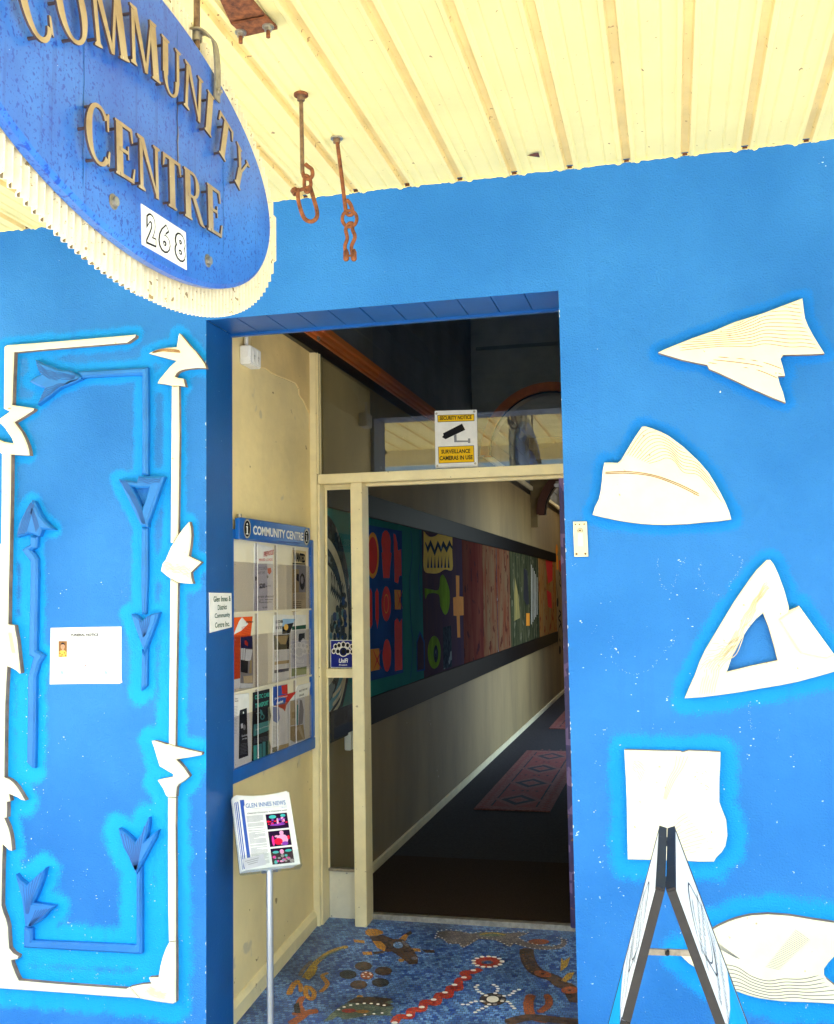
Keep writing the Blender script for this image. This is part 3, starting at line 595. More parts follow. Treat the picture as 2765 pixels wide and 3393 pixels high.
# pavement, road and the far side of the street (seen in the glass)
mb = MB(); mb.box(-40, 40, -4.9, -.002, -.4, ZPAVE, M_PAVE); tag(obj('pavement', mb), kind='structure')
mb = MB(); mb.box(-120, 120, -150, 150, -.6, -.20, M_ROAD); tag(obj('road', mb), kind='structure')
mb = MB(); mb.box(-40, 40, -25, -19, -.3, -.06, M_PAVE); tag(obj('far_pavement', mb), kind='structure')
M_PALE = pm('pale_render', (.55, .66, .62), .7, .08, 2); M_SHOPBLUE = flat('shop_window_blue', (.03, .10, .22), .2)
t = empty('shop_building', (-6, -25, -.06), 'pale green rendered shop across the street with dark blue windows, reflected in the glass', 'building')
mb = MB(); mb.box(-22, 14, -31, -25, -.06, 6.5, M_PALE); obj('wall', mb, t)
mb = MB(); mb.box(-22.4, 14.4, -31.4, -24.6, 6.5, 6.9, M_BLACK); obj('roof', mb, t)
for k in range(6):
    mb = MB(); mb.box(-20+k*5.6, -16.6+k*5.6, -25.0, -24.95, .7, 3.1, M_SHOPBLUE); obj('window', mb, t)

# ------------------------------------------------------------------ verandah roof
VY = -4.2
ribpx = [1187, 1365, 1537, 1720, 1911, 2102, 2293, 2485, 2676]
ribx = [Plane((0, 0, ZCEIL), (0, 0, -1), (1, 0, 0), (0, 1, 0)).at(x, 640-(x-1187)*.12).x for x in ribpx]
pitch = (ribx[-1]-ribx[0])/8; rib0 = ribx[0]
mb = MB(); prof = []
k = -26
while k < 34:
    x = rib0+k*pitch
    prof += [(x-.034, 0, 0), (x-.029, -.0065, 0), (x-.017, -.0075, 1), (x-.012, .009, 1), (x+.009, .009, 1), (x+.014, -.0075, 1), (x+.026, -.0065, 0), (x+.031, 0, 0)]
    for q in (.34, .62):
        xx = x+pitch*q; prof += [(xx-.006, 0, 0), (xx, .0035, 0), (xx+.006, 0, 0)]
    k += 1
n = len(prof); vs = []
ys = [.12, -1.2, -2.6, VY]
for y in ys: vs += [(a, y, ZCEIL+b) for a, b, _ in prof]
rnd = random.Random(3)
for i in range(n): vs[i] = (vs[i][0], .02+rnd.uniform(0, .02), vs[i][2])
for j in range(len(ys)-1):
    for i in range(n-1):
        mb.add([vs[j*n+i], vs[j*n+i+1], vs[(j+1)*n+i+1], vs[(j+1)*n+i]], [(0, 1, 2, 3)], M_RIB if (prof[i][2] and prof[i+1][2]) else M_CEIL)
VER = empty('verandah_roof', (-1, VY, ZPAVE), 'cream ribbed steel verandah roof over the footpath, its underside dotted with dirt', 'roof')
obj('roof_sheet', mb, VER)
mb = MB(); mb.box(-6, 7, VY-.05, VY, ZCEIL-.16, ZCEIL+.08, M_CREAMTRIM, b=.005); obj('fascia', mb, VER)
for px_ in (-5.2, 4.6):
    mb = MB(); mb.tube([(px_, VY+.08, ZPAVE), (px_, VY+.08, ZCEIL-.02)], .05, M_CREAMTRIM, 16); obj('post', mb, VER)
# ragged cream paint line where the roof meets the wall
mb = MB(); x = -3.0; top = []; bot = []; wob = 0
rnd = random.Random(11)
while x < 1.0:
    d = min(abs(((x-rib0)/pitch) % 1), 1-abs(((x-rib0)/pitch) % 1))*pitch
    wob = .55*wob+.45*rnd.uniform(0, .008); bot.append((x, -.0015, ZCEIL-.001-wob-(.006 if .024 < d < .04 else 0)))
    top.append((x, -.0015, ZCEIL+.004)); x += .008
for k in range(-14, 10):
    xr = rib0+k*pitch; h = rnd.uniform(.004, .010); mb.add([(xr-.010, -.0022, ZCEIL-.004), (xr+.007, -.0022, ZCEIL-.003), (xr+.006, -.0022, ZCEIL+h), (xr-.009, -.0022, ZCEIL+h)], [(0, 1, 2, 3)], M_BROWN)  # brown quads paint in the shade of the gaps at the rib ends
n = len(bot); mb.add(bot+top, [(i, i+1, n+i+1, n+i) for i in range(n-1)], M_CEIL)
obj('paint_edge_and_gap_shade', mb, VER)

# ------------------------------------------------------------------ carvings
def spec_lines(mb, A, B, n, poly, plane, off, mat, wd, wob=0.0, skip=0.0, cf=None, seed=1):
    """grain grooves: n curves blended between two guide curves, clipped to the carving's outline"""
    rr = random.Random(seed); A = spline(cf(A), 8); B = spline(cf(B), 8); m = min(len(A), len(B))
    cx_ = sum(p[0] for p in poly)/len(poly); cy_ = sum(p[1] for p in poly)/len(poly)
    inner = [(x+(cx_-x)*.035, y+(cy_-y)*.035) for x, y in poly]
    for k in range(n):
        t = (k+.5)/n; ph = rr.uniform(0, 6); run = []
        for i in range(m):
            x = A[i][0]*(1-t)+B[i][0]*t; y = A[i][1]*(1-t)+B[i][1]*t+wob*math.sin(i*.9+ph*.3)
            if inpoly(x, y, inner) and rr.random() > skip: run.append(plane.at(x, y, off))
            else:
                if len(run) > 2: mb.strip(run, wd, plane, .0006, mat)
                run = []
        if len(run) > 2: mb.strip(run, wd, plane, .0006, mat)
TH = .027
mb = MB().relief([ARROW], WALL, TH, .004, M_CARVED, M_CARVSIDE)
spec_lines(mb, [(690,318),(1060,330),(1200,262),(1290,212),(1400,190),(1470,200),(1580,215)], [(735,520),(1000,492),(1180,497),(1290,480),(1450,502),(1550,500),(1668,518)], 12, ARROW, WALL, TH, M_GRAIN, .0021, 0, 0, c6)
spec_lines(mb, [(1000,545),(1150,555),(1280,575),(1395,612)], [(900,600),(1100,628),(1240,655),(1400,725)], 3, ARROW, WALL, TH, M_GRAIN, .0026, 0, .12, c6, 5)
tag(obj('carved_arrowhead', mb), 'cream carved swallow-tailed arrowhead with wavy grain pointing left, high on the right wall', 'wall carving')
mb = MB().relief([FIN], WALL, TH, .004, M_CARVED, M_CARVSIDE)
spec_lines(mb, [(380,1190),(480,1040),(560,1010),(640,1040),(720,1085),(820,1130),(900,1200),(1000,1330)], [(540,1250),(600,1240),(650,1222),(700,1240),(760,1315),(850,1330),(930,1410),(1050,1560)], 10, FIN, WALL, TH, M_GRAIN, .0018, 0, 0, c6)
spec_lines(mb, [(245,1300),(400,1295),(560,1318),(720,1372),(860,1440)], [(245,1318),(400,1316),(560,1336),(720,1395),(860,1465)], 2, FIN, WALL, TH, M_GRAIN, .0034, 0, 0, c6)
tag(obj('carved_fin', mb), 'cream carved rounded fin shape with flat base, between the arrowhead and the triangle', 'wall carving')
t = empty('carved_triangle', WALL.at(2550, 2300), 'white carved triangle with a triangular blue hole and an overlapping flap, at the right edge', 'wall carving')
mb = MB().relief([TRI, TRIH], WALL, TH, .004, M_CARVED, M_CARVSIDE)
spec_lines(mb, [(850,1090),(880,960),(900,890),(1000,790),(1080,700),(1150,570),(1220,460),(1290,350)], [(960,1080),(990,960),(1010,900),(1120,800),(1170,640),(1220,560),(1250,470),(1320,390)], 7, TRI, WALL, TH, M_GRAINPALE, .0024, 3, .03, c7)
spec_lines(mb, [(900,740),(1000,740),(1060,735),(1130,690)], [(860,930),(920,880),(1010,850),(1100,760)], 7, TRI, WALL, TH, M_GRAINPALE, .0022, 2, .05, c7, 3)
obj('frame', mb, t)
mb = MB().relief([c7([(1380,595),(1510,505),(1570,590),(1650,700),(1738,820),(1690,850),(1600,832),(1525,815)])], WALL, TH+.010, .005, M_CARVED, M_GRAIN)
obj('flap', mb, t)
mb = MB().relief([SQ], WALL, TH, .004, M_CARVED, M_CARVSIDE)
spec_lines(mb, [(700,1480),(690,1560),(650,1640),(625,1760)], [(800,1480),(760,1560),(700,1650),(645,1770)], 4, SQ, WALL, TH, M_GRAINPALE, .0024, 0, 0, c7, 4)
spec_lines(mb, [(690,340),(730,300),(765,275)], [(760,560),(860,540),(960,520)], 12, SQ, WALL, TH, M_GRAINPALE, .0022, 0, .08, c8, 6)
spec_lines(mb, [(440,1500),(480,1520),(520,1560)], [(420,1560),(450,1600),(480,1660)], 6, SQ, WALL, TH, M_GRAINPALE, .002, 0, .1, c7, 8)
spec_lines(mb, [(830,1550),(880,1560),(920,1590)], [(850,1690),(890,1700),(930,1725)], 6, SQ, WALL, TH, M_GRAINGREY, .0018, 0, .25, c7, 9)
tag(obj('carved_shield', mb), 'white carved square block with a bulging lower right corner, above the folding sign', 'wall carving')
mb = MB().relief([FISH], WALL, TH, .004, M_CARVED, M_CARVSIDE)
spec_lines(mb, [(985,1250),(1100,1272),(1200,1335),(1300,1365),(1400,1352),(1550,1348),(1760,1285)], [(1030,1440),(1120,1445),(1220,1475),(1350,1500),(1480,1492),(1600,1505),(1780,1512)], 7, FISH, WALL, TH, M_GRAINGREY, .0026, 0, 0, c8)
for k in range(26):
    a = k/25; spec_lines(mb, [(920+a*170, 1130+a*90), (975+a*150, 1120+a*110)], [(922+a*170, 1133+a*90), (977+a*150, 1123+a*110)], 1, FISH, WALL, TH, M_GRAINGREY, .0013, 0, 0, c8)
    spec_lines(mb, [(1480-a*190, 1040+a*200+a*40), (1540-a*200+40, 1050+a*190+60)], [(1482-a*190, 1042+a*200+a*40), (1542-a*200+40, 1053+a*190+60)], 1, FISH, WALL, TH, M_GRAINGREY, .0013, 0, 0, c8)
tag(obj('carved_fish', mb), 'white carved fish body with forked tail and wavy grooves, low on the right wall', 'wall carving')

mb = MB().relief([LBAR], WALL, TH, .004, M_CARVED, M_CARVSIDE)
spec_lines(mb, [(60,690),(150,680),(240,695)], [(60,697),(150,690),(240,700)], 1, LBAR, WALL, TH, M_GRAIN, .004, 0, 0, c4)
spec_lines(mb, [(60,560),(75,650),(90,720)], [(90,560),(105,650),(120,720)], 4, LBAR, WALL, TH, M_GRAINPALE, .003, 0, 0, c5)
tag(obj('carved_border', mb), 'long white carved frame with jagged barbs, running up the far left and along the bottom', 'wall carving')
t = empty('carved_spear', WALL.at(560, 3200), 'tall white carved spear with hooked head and star barbs beside the doorway', 'wall carving')
for nm, P, th in (('arrowhead', RHEAD, .026), ('shaft', RSH1, .020), ('barb', RSTAR, .025), ('shaft', RSH2, .020), ('barb', RSTAR2, .025), ('shaft', RSH3, .020), ('foot', RCOR, .024)):
    mb = MB().relief([P], WALL, th, .004, M_CARVED, M_CARVSIDE)
    if nm == 'arrowhead': spec_lines(mb, [(1160,262),(1230,240),(1300,240),(1360,250)], [(1150,275),(1230,262),(1300,268),(1370,272)], 4, P, WALL, th, M_GRAIN, .003, 0, 0, c4)
    if nm == 'barb': spec_lines(mb, [(1230,20),(1300,40),(1380,50),(1440,70)], [(1260,90),(1330,110),(1400,130),(1440,150)], 6, P, WALL, th, M_GRAINPALE, .0024, 2, .1, c5)
    if nm == 'foot': spec_lines(mb, [(1080,1560),(1140,1590),(1200,1610)], [(1040,1600),(1100,1630),(1180,1660)], 7, P, WALL, th, M_GRAINPALE, .002, 0, .1, cL)
    obj(nm, mb, t)
def grooves(mb, guides, n, P, th, cf, wd=.004): spec_lines(mb, guides[0], guides[1], n, P, WALL, th, M_REVEAL, wd, 1.5, .02, cf, 2)
t = empty('blue_carved_arrow', WALL.at(480, 2290), 'blue carved arrow with feathered tail at top left, bent down through a triangle', 'wall carving')
for nm, L_, th in (('feather', [B_FLE], .030), ('shaft', [B_ARM], .024), ('arrowhead', [B_TRI, B_TRIH], .030), ('shaft', [B_STEM], .022), ('arrowhead', [B_VEE], .030), ('tip', [B_TIP], .022)):
    mb = MB().relief(L_, WALL, th, .0075, M_RAISED)
    if L_[0] is B_FLE:
        grooves(mb, ([(270,340),(360,400),(450,420),(580,440)], [(300,430),(380,470),(450,480),(560,470)]), 7, B_FLE, th, c4, .003); grooves(mb, ([(340,540),(420,510),(520,490),(600,460)], [(285,655),(370,590),(460,530),(560,490)]), 5, B_FLE, th, c4)
    if L_[0] is B_TRI:
        grooves(mb, ([(905,1235),(960,1320),(1020,1430),(1080,1570)], [(960,1240),(1000,1320),(1060,1430),(1105,1570)]), 5, B_TRI, th, c4); grooves(mb, ([(1050,1215),(1130,1225),(1220,1220)], [(1040,1250),(1130,1262),(1210,1250)]), 4, B_TRI, th, c4, .003)
    if L_[0] is B_VEE: grooves(mb, ([(1150,420),(1130,500),(1100,580)], [(1040,450),(1060,520),(1085,600)]), 6, B_VEE, th, c5)
    obj(nm, mb, t)
t = empty('blue_carved_zigzag', WALL.at(110, 2540), 'blue painted carved arrow with pointed head and kinked shaft, standing upright left of the notice', 'wall carving')
for nm, P, th in (('arrowhead', B_HEAD, .030), ('shaft', B_ZIG, .024)):
    mb = MB().relief([P], WALL, th, .0075, M_RAISED)
    if P is B_HEAD: grooves(mb, ([(235,1400),(180,1500),(130,1650)], [(260,1420),(230,1530),(200,1640)]), 6, P, th, c4); grooves(mb, ([(240,1440),(270,1500),(300,1590)], [(230,1480),(250,1540),(270,1630)]), 6, P, th, c4, .003)
    obj(nm, mb, t)
t = empty('blue_carved_corner', WALL.at(80, 3160), 'blue painted carved L shape low on the wall with a winged feather at each end', 'wall carving')
for nm, P, th in (('feather', B_F1, .030), ('shaft', B_L, .024), ('feather', B_F2, .030)):
    mb = MB().relief([P], WALL, th, .0075, M_RAISED)
    if P is B_F1: grooves(mb, ([(250,1010),(230,1070),(200,1130)], [(370,995),(300,1060),(220,1125)]), 6, P, th, cL); grooves(mb, ([(150,820),(170,930),(185,1040)], [(310,730),(250,880),(205,1040)]), 6, P, th, cL, .003)
    if P is B_F2: grooves(mb, ([(860,460),(900,570),(970,720)], [(1050,400),(1020,540),(985,720)]), 9, P, th, cL)
    obj(nm, mb, t)
# chipped paint and chalky scuffs scattered over the lower wall
rr = random.Random(21); mb = MB(); M_CHIP = pm('bare_plaster_chip', (.62, .72, .78), .8, .1, 40)
def chip(x, z, r):
    if XL-.02 < x < XR+.02: return
    k = rr.randint(4, 7); e = rr.uniform(.4, 1.0); a0 = rr.uniform(0, 3)
    mb.poly([(x+r*rr.uniform(.5, 1.2)*math.cos(a0+2*math.pi*i/k), -.0012, z+e*r*rr.uniform(.5, 1.2)*math.sin(a0+2*math.pi*i/k)) for i in range(k)], M_CHIP, Vector((0, -1, 0)))
for (xa, xb, za, zb3, cnt) in ((-.34, .30, .7, 1.70, 62), (.30, .95, .4, 1.2, 26), (-2.55, -1.75, .2, 1.7, 40), (-2.42, -2.32, .3, 1.35, 40), (-3, .9, 1.7, 3.0, 12)):
    for _ in range(cnt):
        cx_, cz_ = rr.uniform(xa, xb), rr.uniform(za, zb3)
        for q in range(rr.choice((1, 1, 2, 4))): chip(cx_+rr.gauss(0, .008), cz_+rr.gauss(0, .010), rr.choice((.0008, .0011, .0016, .0026, .0035))*rr.uniform(.7, 1.2))
for arc_, dens in (([(300,700),(290,800),(330,900),(430,950),(540,920),(620,820),(700,730)], 70), ([(870,230),(860,300),(920,400),(990,440)], 36), ([(1060,170),(1130,190),(1130,260),(1050,370)], 40), ([(590,200),(600,330),(640,400)], 26), ([(780,190),(730,260),(690,380)], 22), ([(1185,1130),(1190,1220),(1200,1310)], 30), ([(1380,1310),(1370,1380)], 10), ([(60,240),(45,235),(35,250)], 8)):
    P = c7(spline(arc_, 12))
    for _ in range(dens):
        p = WALL.at(*rr.choice(P)); chip(p.x+rr.gauss(0, .0025), p.z+rr.gauss(0, .0025), rr.uniform(.0005, .0013))
for _ in range(46):
    z = rr.uniform(.1, 2.6); sx = rr.choice((XL, XR)); r = rr.uniform(.0015, .005); s2_ = -1 if sx == XL else 1
    mb.poly([(sx, -.0012, z-r*1.6), (sx+s2_*r*rr.uniform(.4, 1), -.0012, z-r*.5), (sx+s2_*r*rr.uniform(.3, .8), -.0012, z+r*.6), (sx, -.0012, z+r*1.5)], M_CHIP, Vector((0, -1, 0)))
obj('chipped_paint', mb, BLD, kind='stuff', label='scattered pale chips and chalky scuffs in the blue paint')
# brass plate
cb = crop(1760, 1500, 2.66)
mb = MB().relief([cb([(372,608),(493,606),(506,915),(383,917)])], WALL, .007, .001, M_CREAMTRIM, M_STEEL)
t = tag(obj('lock_plate', mb), 'small cream painted lock cover plate on the blue wall beside the doorway', 'plate')
mb = MB().relief([cb([(410,700),(462,700),(466,828),(410,830)])], WALL, .010, .002, M_CARVED, M_GRAIN); obj('cover', mb, t)
for (a, b) in ((393, 632), (428, 632), (470, 630), (403, 893), (481, 891)):
    mb = MB(); mb.disc(WALL.at(*cb([(a, b)])[0], .007), (0, -1, 0), .0028 if b < 700 else .004, .0015, M_DKRUST, 12); obj('screw', mb, t)
mb = MB(); c = WALL.at(*cb([(434, 686)])[0], .008); mb.tube([c+Vector((.008*math.cos(a), 0, .008*math.sin(a))) for a in (math.pi*k/8 for k in range(16))], .0013, M_STEEL, 6, True); mb.disc(c, (0, -1, 0), .0035, .003, M_DKRUST, 12); obj('keyhole', mb, t)

# ------------------------------------------------------------------ entrance frame
ENT = empty('entrance_frame', (-1.1, YF, .06), 'cream painted timber door frame with a narrow side window and a wide glass light above', 'door frame')
T_ = M_CREAMTRIM; zfl = .062
M_GLASS = glassmat('window_glass', (.93, .96, .95), 1.0, 2.1); M_GLASSV = glassmat('side_glass', (.93, .95, .94))
mb = MB(); mb.box(XW+.001, -1.647, YF, YB+.015, zfl-.01, 2.139, T_, b=.003); mb.box(XW+.001, XL+.012, YF-.018, YF-.001, zfl-.02, 2.785, T_, b=.003); mb.box(XL+.012, XL+.022, YF-.010, YF-.001, 2.187, 2.785, T_, b=.003); obj('post', mb, ENT)
mb = MB(); mb.box(-1.491, -1.434, YF, YB+.015, zfl+.0, 2.139, T_, b=.003); obj('post', mb, ENT)
M_PURPLE = pm('purple_door_paint', (.045, .03, .13), .5, .3, 9, specks=[((.22, .10, .06), 30, .68), ((.16, .10, .25), 9, .56)])
mb = MB(); mb.box(-.500, -.444, YB-.02, YB+.02, .09, 2.139, M_PURPLE, b=.003); mb.box(-.443, XR-.001, YB-.02, YB+.02, .09, 2.139, M_PURPLE)
pp = obj('door_jamb', mb, ENT, label='dark purple jamb at the right, flaking to rust')
for z in (.20, .93, 1.72):
    mb = MB(); mb.box(-.487, -.462, YB-.024, YB-.019, z, z+.13, M_PURPLE, b=.001); mb.disc((-.475, YB-.024, z+.03), (0, -1, 0), .004, .002, M_BOLT, 8); mb.disc((-.475, YB-.024, z+.10), (0, -1, 0), .004, .002, M_BOLT, 8); obj('hinge_plate', mb, pp)
mb = MB(); mb.box(XL+.013, XR-.001, YF-.004, YF+.075, 2.140, 2.186, T_, b=.003); mb.box(XL+.001, XR-.001, YF+.076, YB+.015, 2.128, 2.170, T_, b=.002); obj('transom', mb, ENT)
mb = MB(); mb.box(-1.646, -1.492, YB-.03, YB+.002, 1.204, 1.247, T_, b=.003); obj('mid_rail', mb, ENT)
mb = MB(); mb.box(-1.662, -1.6475, YF-.003, YF+.0, 1.195, 1.275, T_, b=.001); mb.disc((-1.655, YF-.003, 1.215), (0, -1, 0), .003, .001, M_DKRUST, 8); mb.disc((-1.655, YF-.003, 1.257), (0, -1, 0), .003, .001, M_DKRUST, 8); obj('strike_plate', mb, ENT)
mb = MB(); mb.box(-1.646, -1.492, YB-.008, YB+.012, zfl, .287, pm('scuffed_cream_panel', (.74, .70, .54), .6, .1, 6, specks=[((.25, .22, .2), 40, .70)]), b=.002); mb.box(-1.646, -1.492, YB-.02, YB+.012, .288, .302, M_STEEL, b=.002); obj('kick_panel', mb, ENT)
mb = MB()
for x0, x1, za, zb2 in ((-1.647, -1.640, .303, 1.203), (-1.647, -1.640, 1.248, 2.127), (-1.498, -1.491, .303, 1.203), (-1.498, -1.491, 1.248, 2.127)): mb.box(x0, x1, YB-.016, YB-.003, za, zb2, T_, b=.001)
mb.box(-1.64, -1.498, YB-.016, YB-.003, 2.118, 2.127, T_); obj('bead', mb, ENT)
for za, zb2 in ((.303, 1.203), (1.248, 2.12)):
    mb = MB(); mb.box(-1.6395, -1.4985, YB-.004, YB+.001, za, zb2, M_GLASSV); obj('glass_pane', mb, ENT)
mb = MB(); mb.box(XL+.010, XR-.002, YF+.030, YF+.036, 2.187, 3.3, M_GLASS); obj('glass_pane', mb, ENT, label='wide clear glass above the transom')
mb = MB(); mb.box(XL+.001, XL+.024, YF-.004, YF+.026, 2.8505, 3.3, M_STEEL, b=.002); mb.box(XL+.014, XL+.022, YF+.024, YF+.029, 2.19, 2.785, T_); obj('glazing_bar', mb, ENT)
mb = MB(); mb.box(XL-.1, XR+.1, REV+.01, YF+.025, 3.32, 3.36, M_SLATE); obj('alcove_ceiling', mb, BLD)
# stickers
GT = PY(YF+.029)
M_YEL = flat('notice_yellow', (.85, .52, .01), .5)
c1 = crop(1000, 1050, 1.929)
mb = MB(); mb.relief([c1([(850,600),(1120,592),(1127,958),(856,968)])], GT, .004, .0008, M_WHITE)
t = tag(obj('security_sign', mb), 'white and yellow sign with a camera drawing, stuck on the glass above the door', 'sign')
for P, yy in (([(868,628),(1104,620),(1105,665),(870,673)], 0), ([(873,830),(1102,821),(1105,928),(876,937)], 0)):
    mb = MB(); mb.paint(c1(P), GT, .0046, M_INK); q = [(P[0][0]+3, P[0][1]+3), (P[1][0]-3, P[1][1]+3), (P[2][0]-3, P[2][1]-3), (P[3][0]+3, P[3][1]-3)]; mb.paint(c1(q), GT, .0052, M_YEL)
    if P[0][1] < 700: words(mb, 'SECURITY NOTICE', GT, c1([(885,661),(1088,654),(885,636)]), M_INK, .0058, bold=.03)
    else:
        words(mb, 'SURVEILLANCE', GT, c1([(895,876),(1080,870),(895,850)]), M_INK, .0058, bold=.03); words(mb, 'CAMERAS IN USE', GT, c1([(884,918),(1095,911),(884,891)]), M_INK, .0058, bold=.03)
    obj('yellow_panel', mb, t)
mb = MB(); mb.paint(c1([(904,744),(1026,682),(1046,722),(920,782),(898,768),(908,756)]), GT, .0046, M_INK); mb.paint(c1([(974,757),(990,750),(992,790),(1064,790),(1064,777),(1078,776),(1079,806),(1064,806),(1064,799),(976,801)]), GT, .0046, M_GREYINK); obj('camera_drawing', mb, t)
for a, b in ((862, 618), (1104, 605), (868, 952), (1110, 937)):
    mb = MB(); mb.disc(GT.at(*c1([(a, b)])[0], .004), (0, -1, 0), .0055, .002, M_BOLT, 14); obj('suction_disc', mb, t)
G2 = PY(YB-.005); cs = crop(1050, 1600, 2.13); M_DBLUE = flat('sticker_blue', (.012, .02, .20), .4)
mb = MB(); mb.paint(cs([(97,1110),(252,1110),(255,1306),(98,1305)]), G2, .0016, M_WHITE); mb.paint(cs([(100,1114),(252,1114),(255,1302),(101,1301)]), G2, .0022, M_DBLUE)
for (a, b, r_) in ((133,1155,14),(158,1147,15),(188,1142,17),(218,1147,15),(246,1155,12),(120,1188,14),(150,1190,17),(220,1190,17),(248,1192,13)): mb.paint(cs(ell(a, b, r_*.75+5, r_+6)), G2, .0027, T_WHITE)
mb.paint(cs(ell(188, 1192, 36, 36)), G2, .0030, T_WHITE)
for (a, b, r_) in ((133,1155,13),(158,1147,14),(188,1142,16),(218,1147,14),(246,1155,11),(120,1188,13),(150,1190,15),(220,1190,15),(248,1192,12)): mb.paint(cs(ell(a, b, r_*.75, r_)), G2, .0033, M_INK)
mb.paint(cs(ell(188, 1192, 26, 30)), G2, .0036, M_INK); mb.paint(cs(ell(188, 1192, 20, 23)), G2, .0038, M_DBLUE); mb.paint(cs(ell(188, 1192, 17, 20)), G2, .0040, M_INK)
words(mb, 'UniFi', G2, cs([(158,1272),(222,1270),(158,1240)]), M_WHITE, .003, bold=.03, shear=.2); words(mb, 'Protect', G2, cs([(160,1291),(216,1290),(160,1280)]), M_WHITE, .003, bold=.02)
tag(obj('glass_sticker', mb), 'square dark blue sticker with rings of round lenses on the narrow side glass', 'sticker')

# outlet box, power point
mb = MB(); mb.box(XW+.001, XW+.048, .360, .476, 2.549, 2.626, M_WHITE, b=.004)
t = tag(obj('outlet_box', mb), 'white twin socket box with a short conduit, high on the cream side wall', 'socket')
mb = MB(); mb.tube([(XW+.02, .388, 2.627), (XW+.02, .388, 2.70)], .008, M_WHITE, 12); obj('conduit', mb, t)
for y in (.398, .441):
    mb = MB(); mb.box(XW+.048, XW+.051, y-.012, y+.012, 2.559, 2.614, M_PAPER, b=.001)
    for dz, dy in ((.02, -.004), (.02, .004), (.010, 0)): mb.box(XW+.051, XW+.0514, y+dy-.001, y+dy+.001, 2.563+dz, 2.571+dz, M_INK)
    obj('socket', mb, t)
mb = MB(); mb.disc((XW+.025, .3595, 2.588), (0, -1, 0), .014, .001, M_PAPER, 20); obj('knockout', mb, t)
PM = PX(XL+.002)
q = PM.at(1148, 2455)
mb = MB(); mb.box(XL+.001, XL+.035, q.y-.03, q.y+.09, q.z-.045, q.z+.045, M_WHITE, b=.004)
t = tag(obj('power_point', mb), 'white surface mounted power point low on the corridor wall, seen through the side glass', 'socket')
for d in (.01, .035, .06):
    mb = MB(); mb.box(XL+.035, XL+.037, q.y+d-.004, q.y+d+.004, q.z-.01, q.z+.015, M_GREYINK); obj('switch', mb, t)

# ------------------------------------------------------------------ mural in the corridor
def streak(name, a, b, c3=None, sc=6, st=(1, .8, .25), rough=.9):
    m = pm(name, a, rough, .2, sc, col2=b, stretch=st, spec=.02, lo=.38, hi=.62, detail=8, specks=[(c3, 7, .61)] if c3 else None); return m
MU = SIDE; zt_, zb_m = 2.163, .882
def ypx(x): return MU.at(x, 2000, .01).y
mb = MB(); mb.box(XL+.001, XL+.022, YB+.03, 11.75, zt_-.125, zt_, M_BORDER, b=.004); mb.box(XL+.001, XL+.022, YB+.03, 11.75, zb_m, zb_m+.15, M_BORDER, b=.004)
t = empty('corridor_mural', (XL+.02, YB+.03, zb_m), 'long painted mural of many coloured panels in a black border along the corridor wall', 'mural')
obj('border', mb, t)
edges = [1095, 1402, 1535, 1602, 1692, 1787, 1842]
M_TEAL = streak('teal_paint', (.016, .16, .17), (.02, .21, .20), None, 3)
M_NAVY = streak('blue_paint', (.016, .085, .32), (.012, .06, .24), None, 3)
mats = [M_TEAL, streak('dark_purple_paint', (.05, .03, .065), (.075, .04, .06), None, 5), streak('maroon_paint', (.09, .012, .009), (.12, .032, .018), (.045, .011, .014), 7),
        streak('mottled_red_paint', (.13, .030, .012), (.14, .085, .040), (.07, .018, .010), 8), streak('green_black_paint', (.016, .024, .010), (.075, .07, .03), (.12, .11, .06), 9), streak('orange_paint', (.36, .13, .02), (.32, .19, .06), (.24, .04, .015), 8)]
M_RED = flat('red_paint', (.62, .018, .014)); M_OR = flat('orange_glow_paint', (.70, .25, .02)); M_LB = streak('light_blue_paint', (.02, .10, .34), (.015, .08, .28), None, 6)
M_YG = flat('yellow_paint', (.70, .44, .03)); M_GR = streak('lime_paint', (.18, .34, .015), (.11, .20, .01), None, 12); M_CRM = streak('bone_paint', (.75, .70, .55), (.55, .50, .38), None, 20); M_SW = streak('wave_dark_paint', (.008, .014, .03), (.035, .06, .08), (.18, .22, .24), 24, (1, 1, 1)); M_CY = flat('pale_cyan_paint', (.12, .32, .42)); M_PUR = flat('violet_paint', (.14, .04, .12))
def mp_(mb, pts, mat, off=.0105): mb.paint(pts, MU, off, mat)
pz0, pz1 = zb_m+.151, zt_-.126
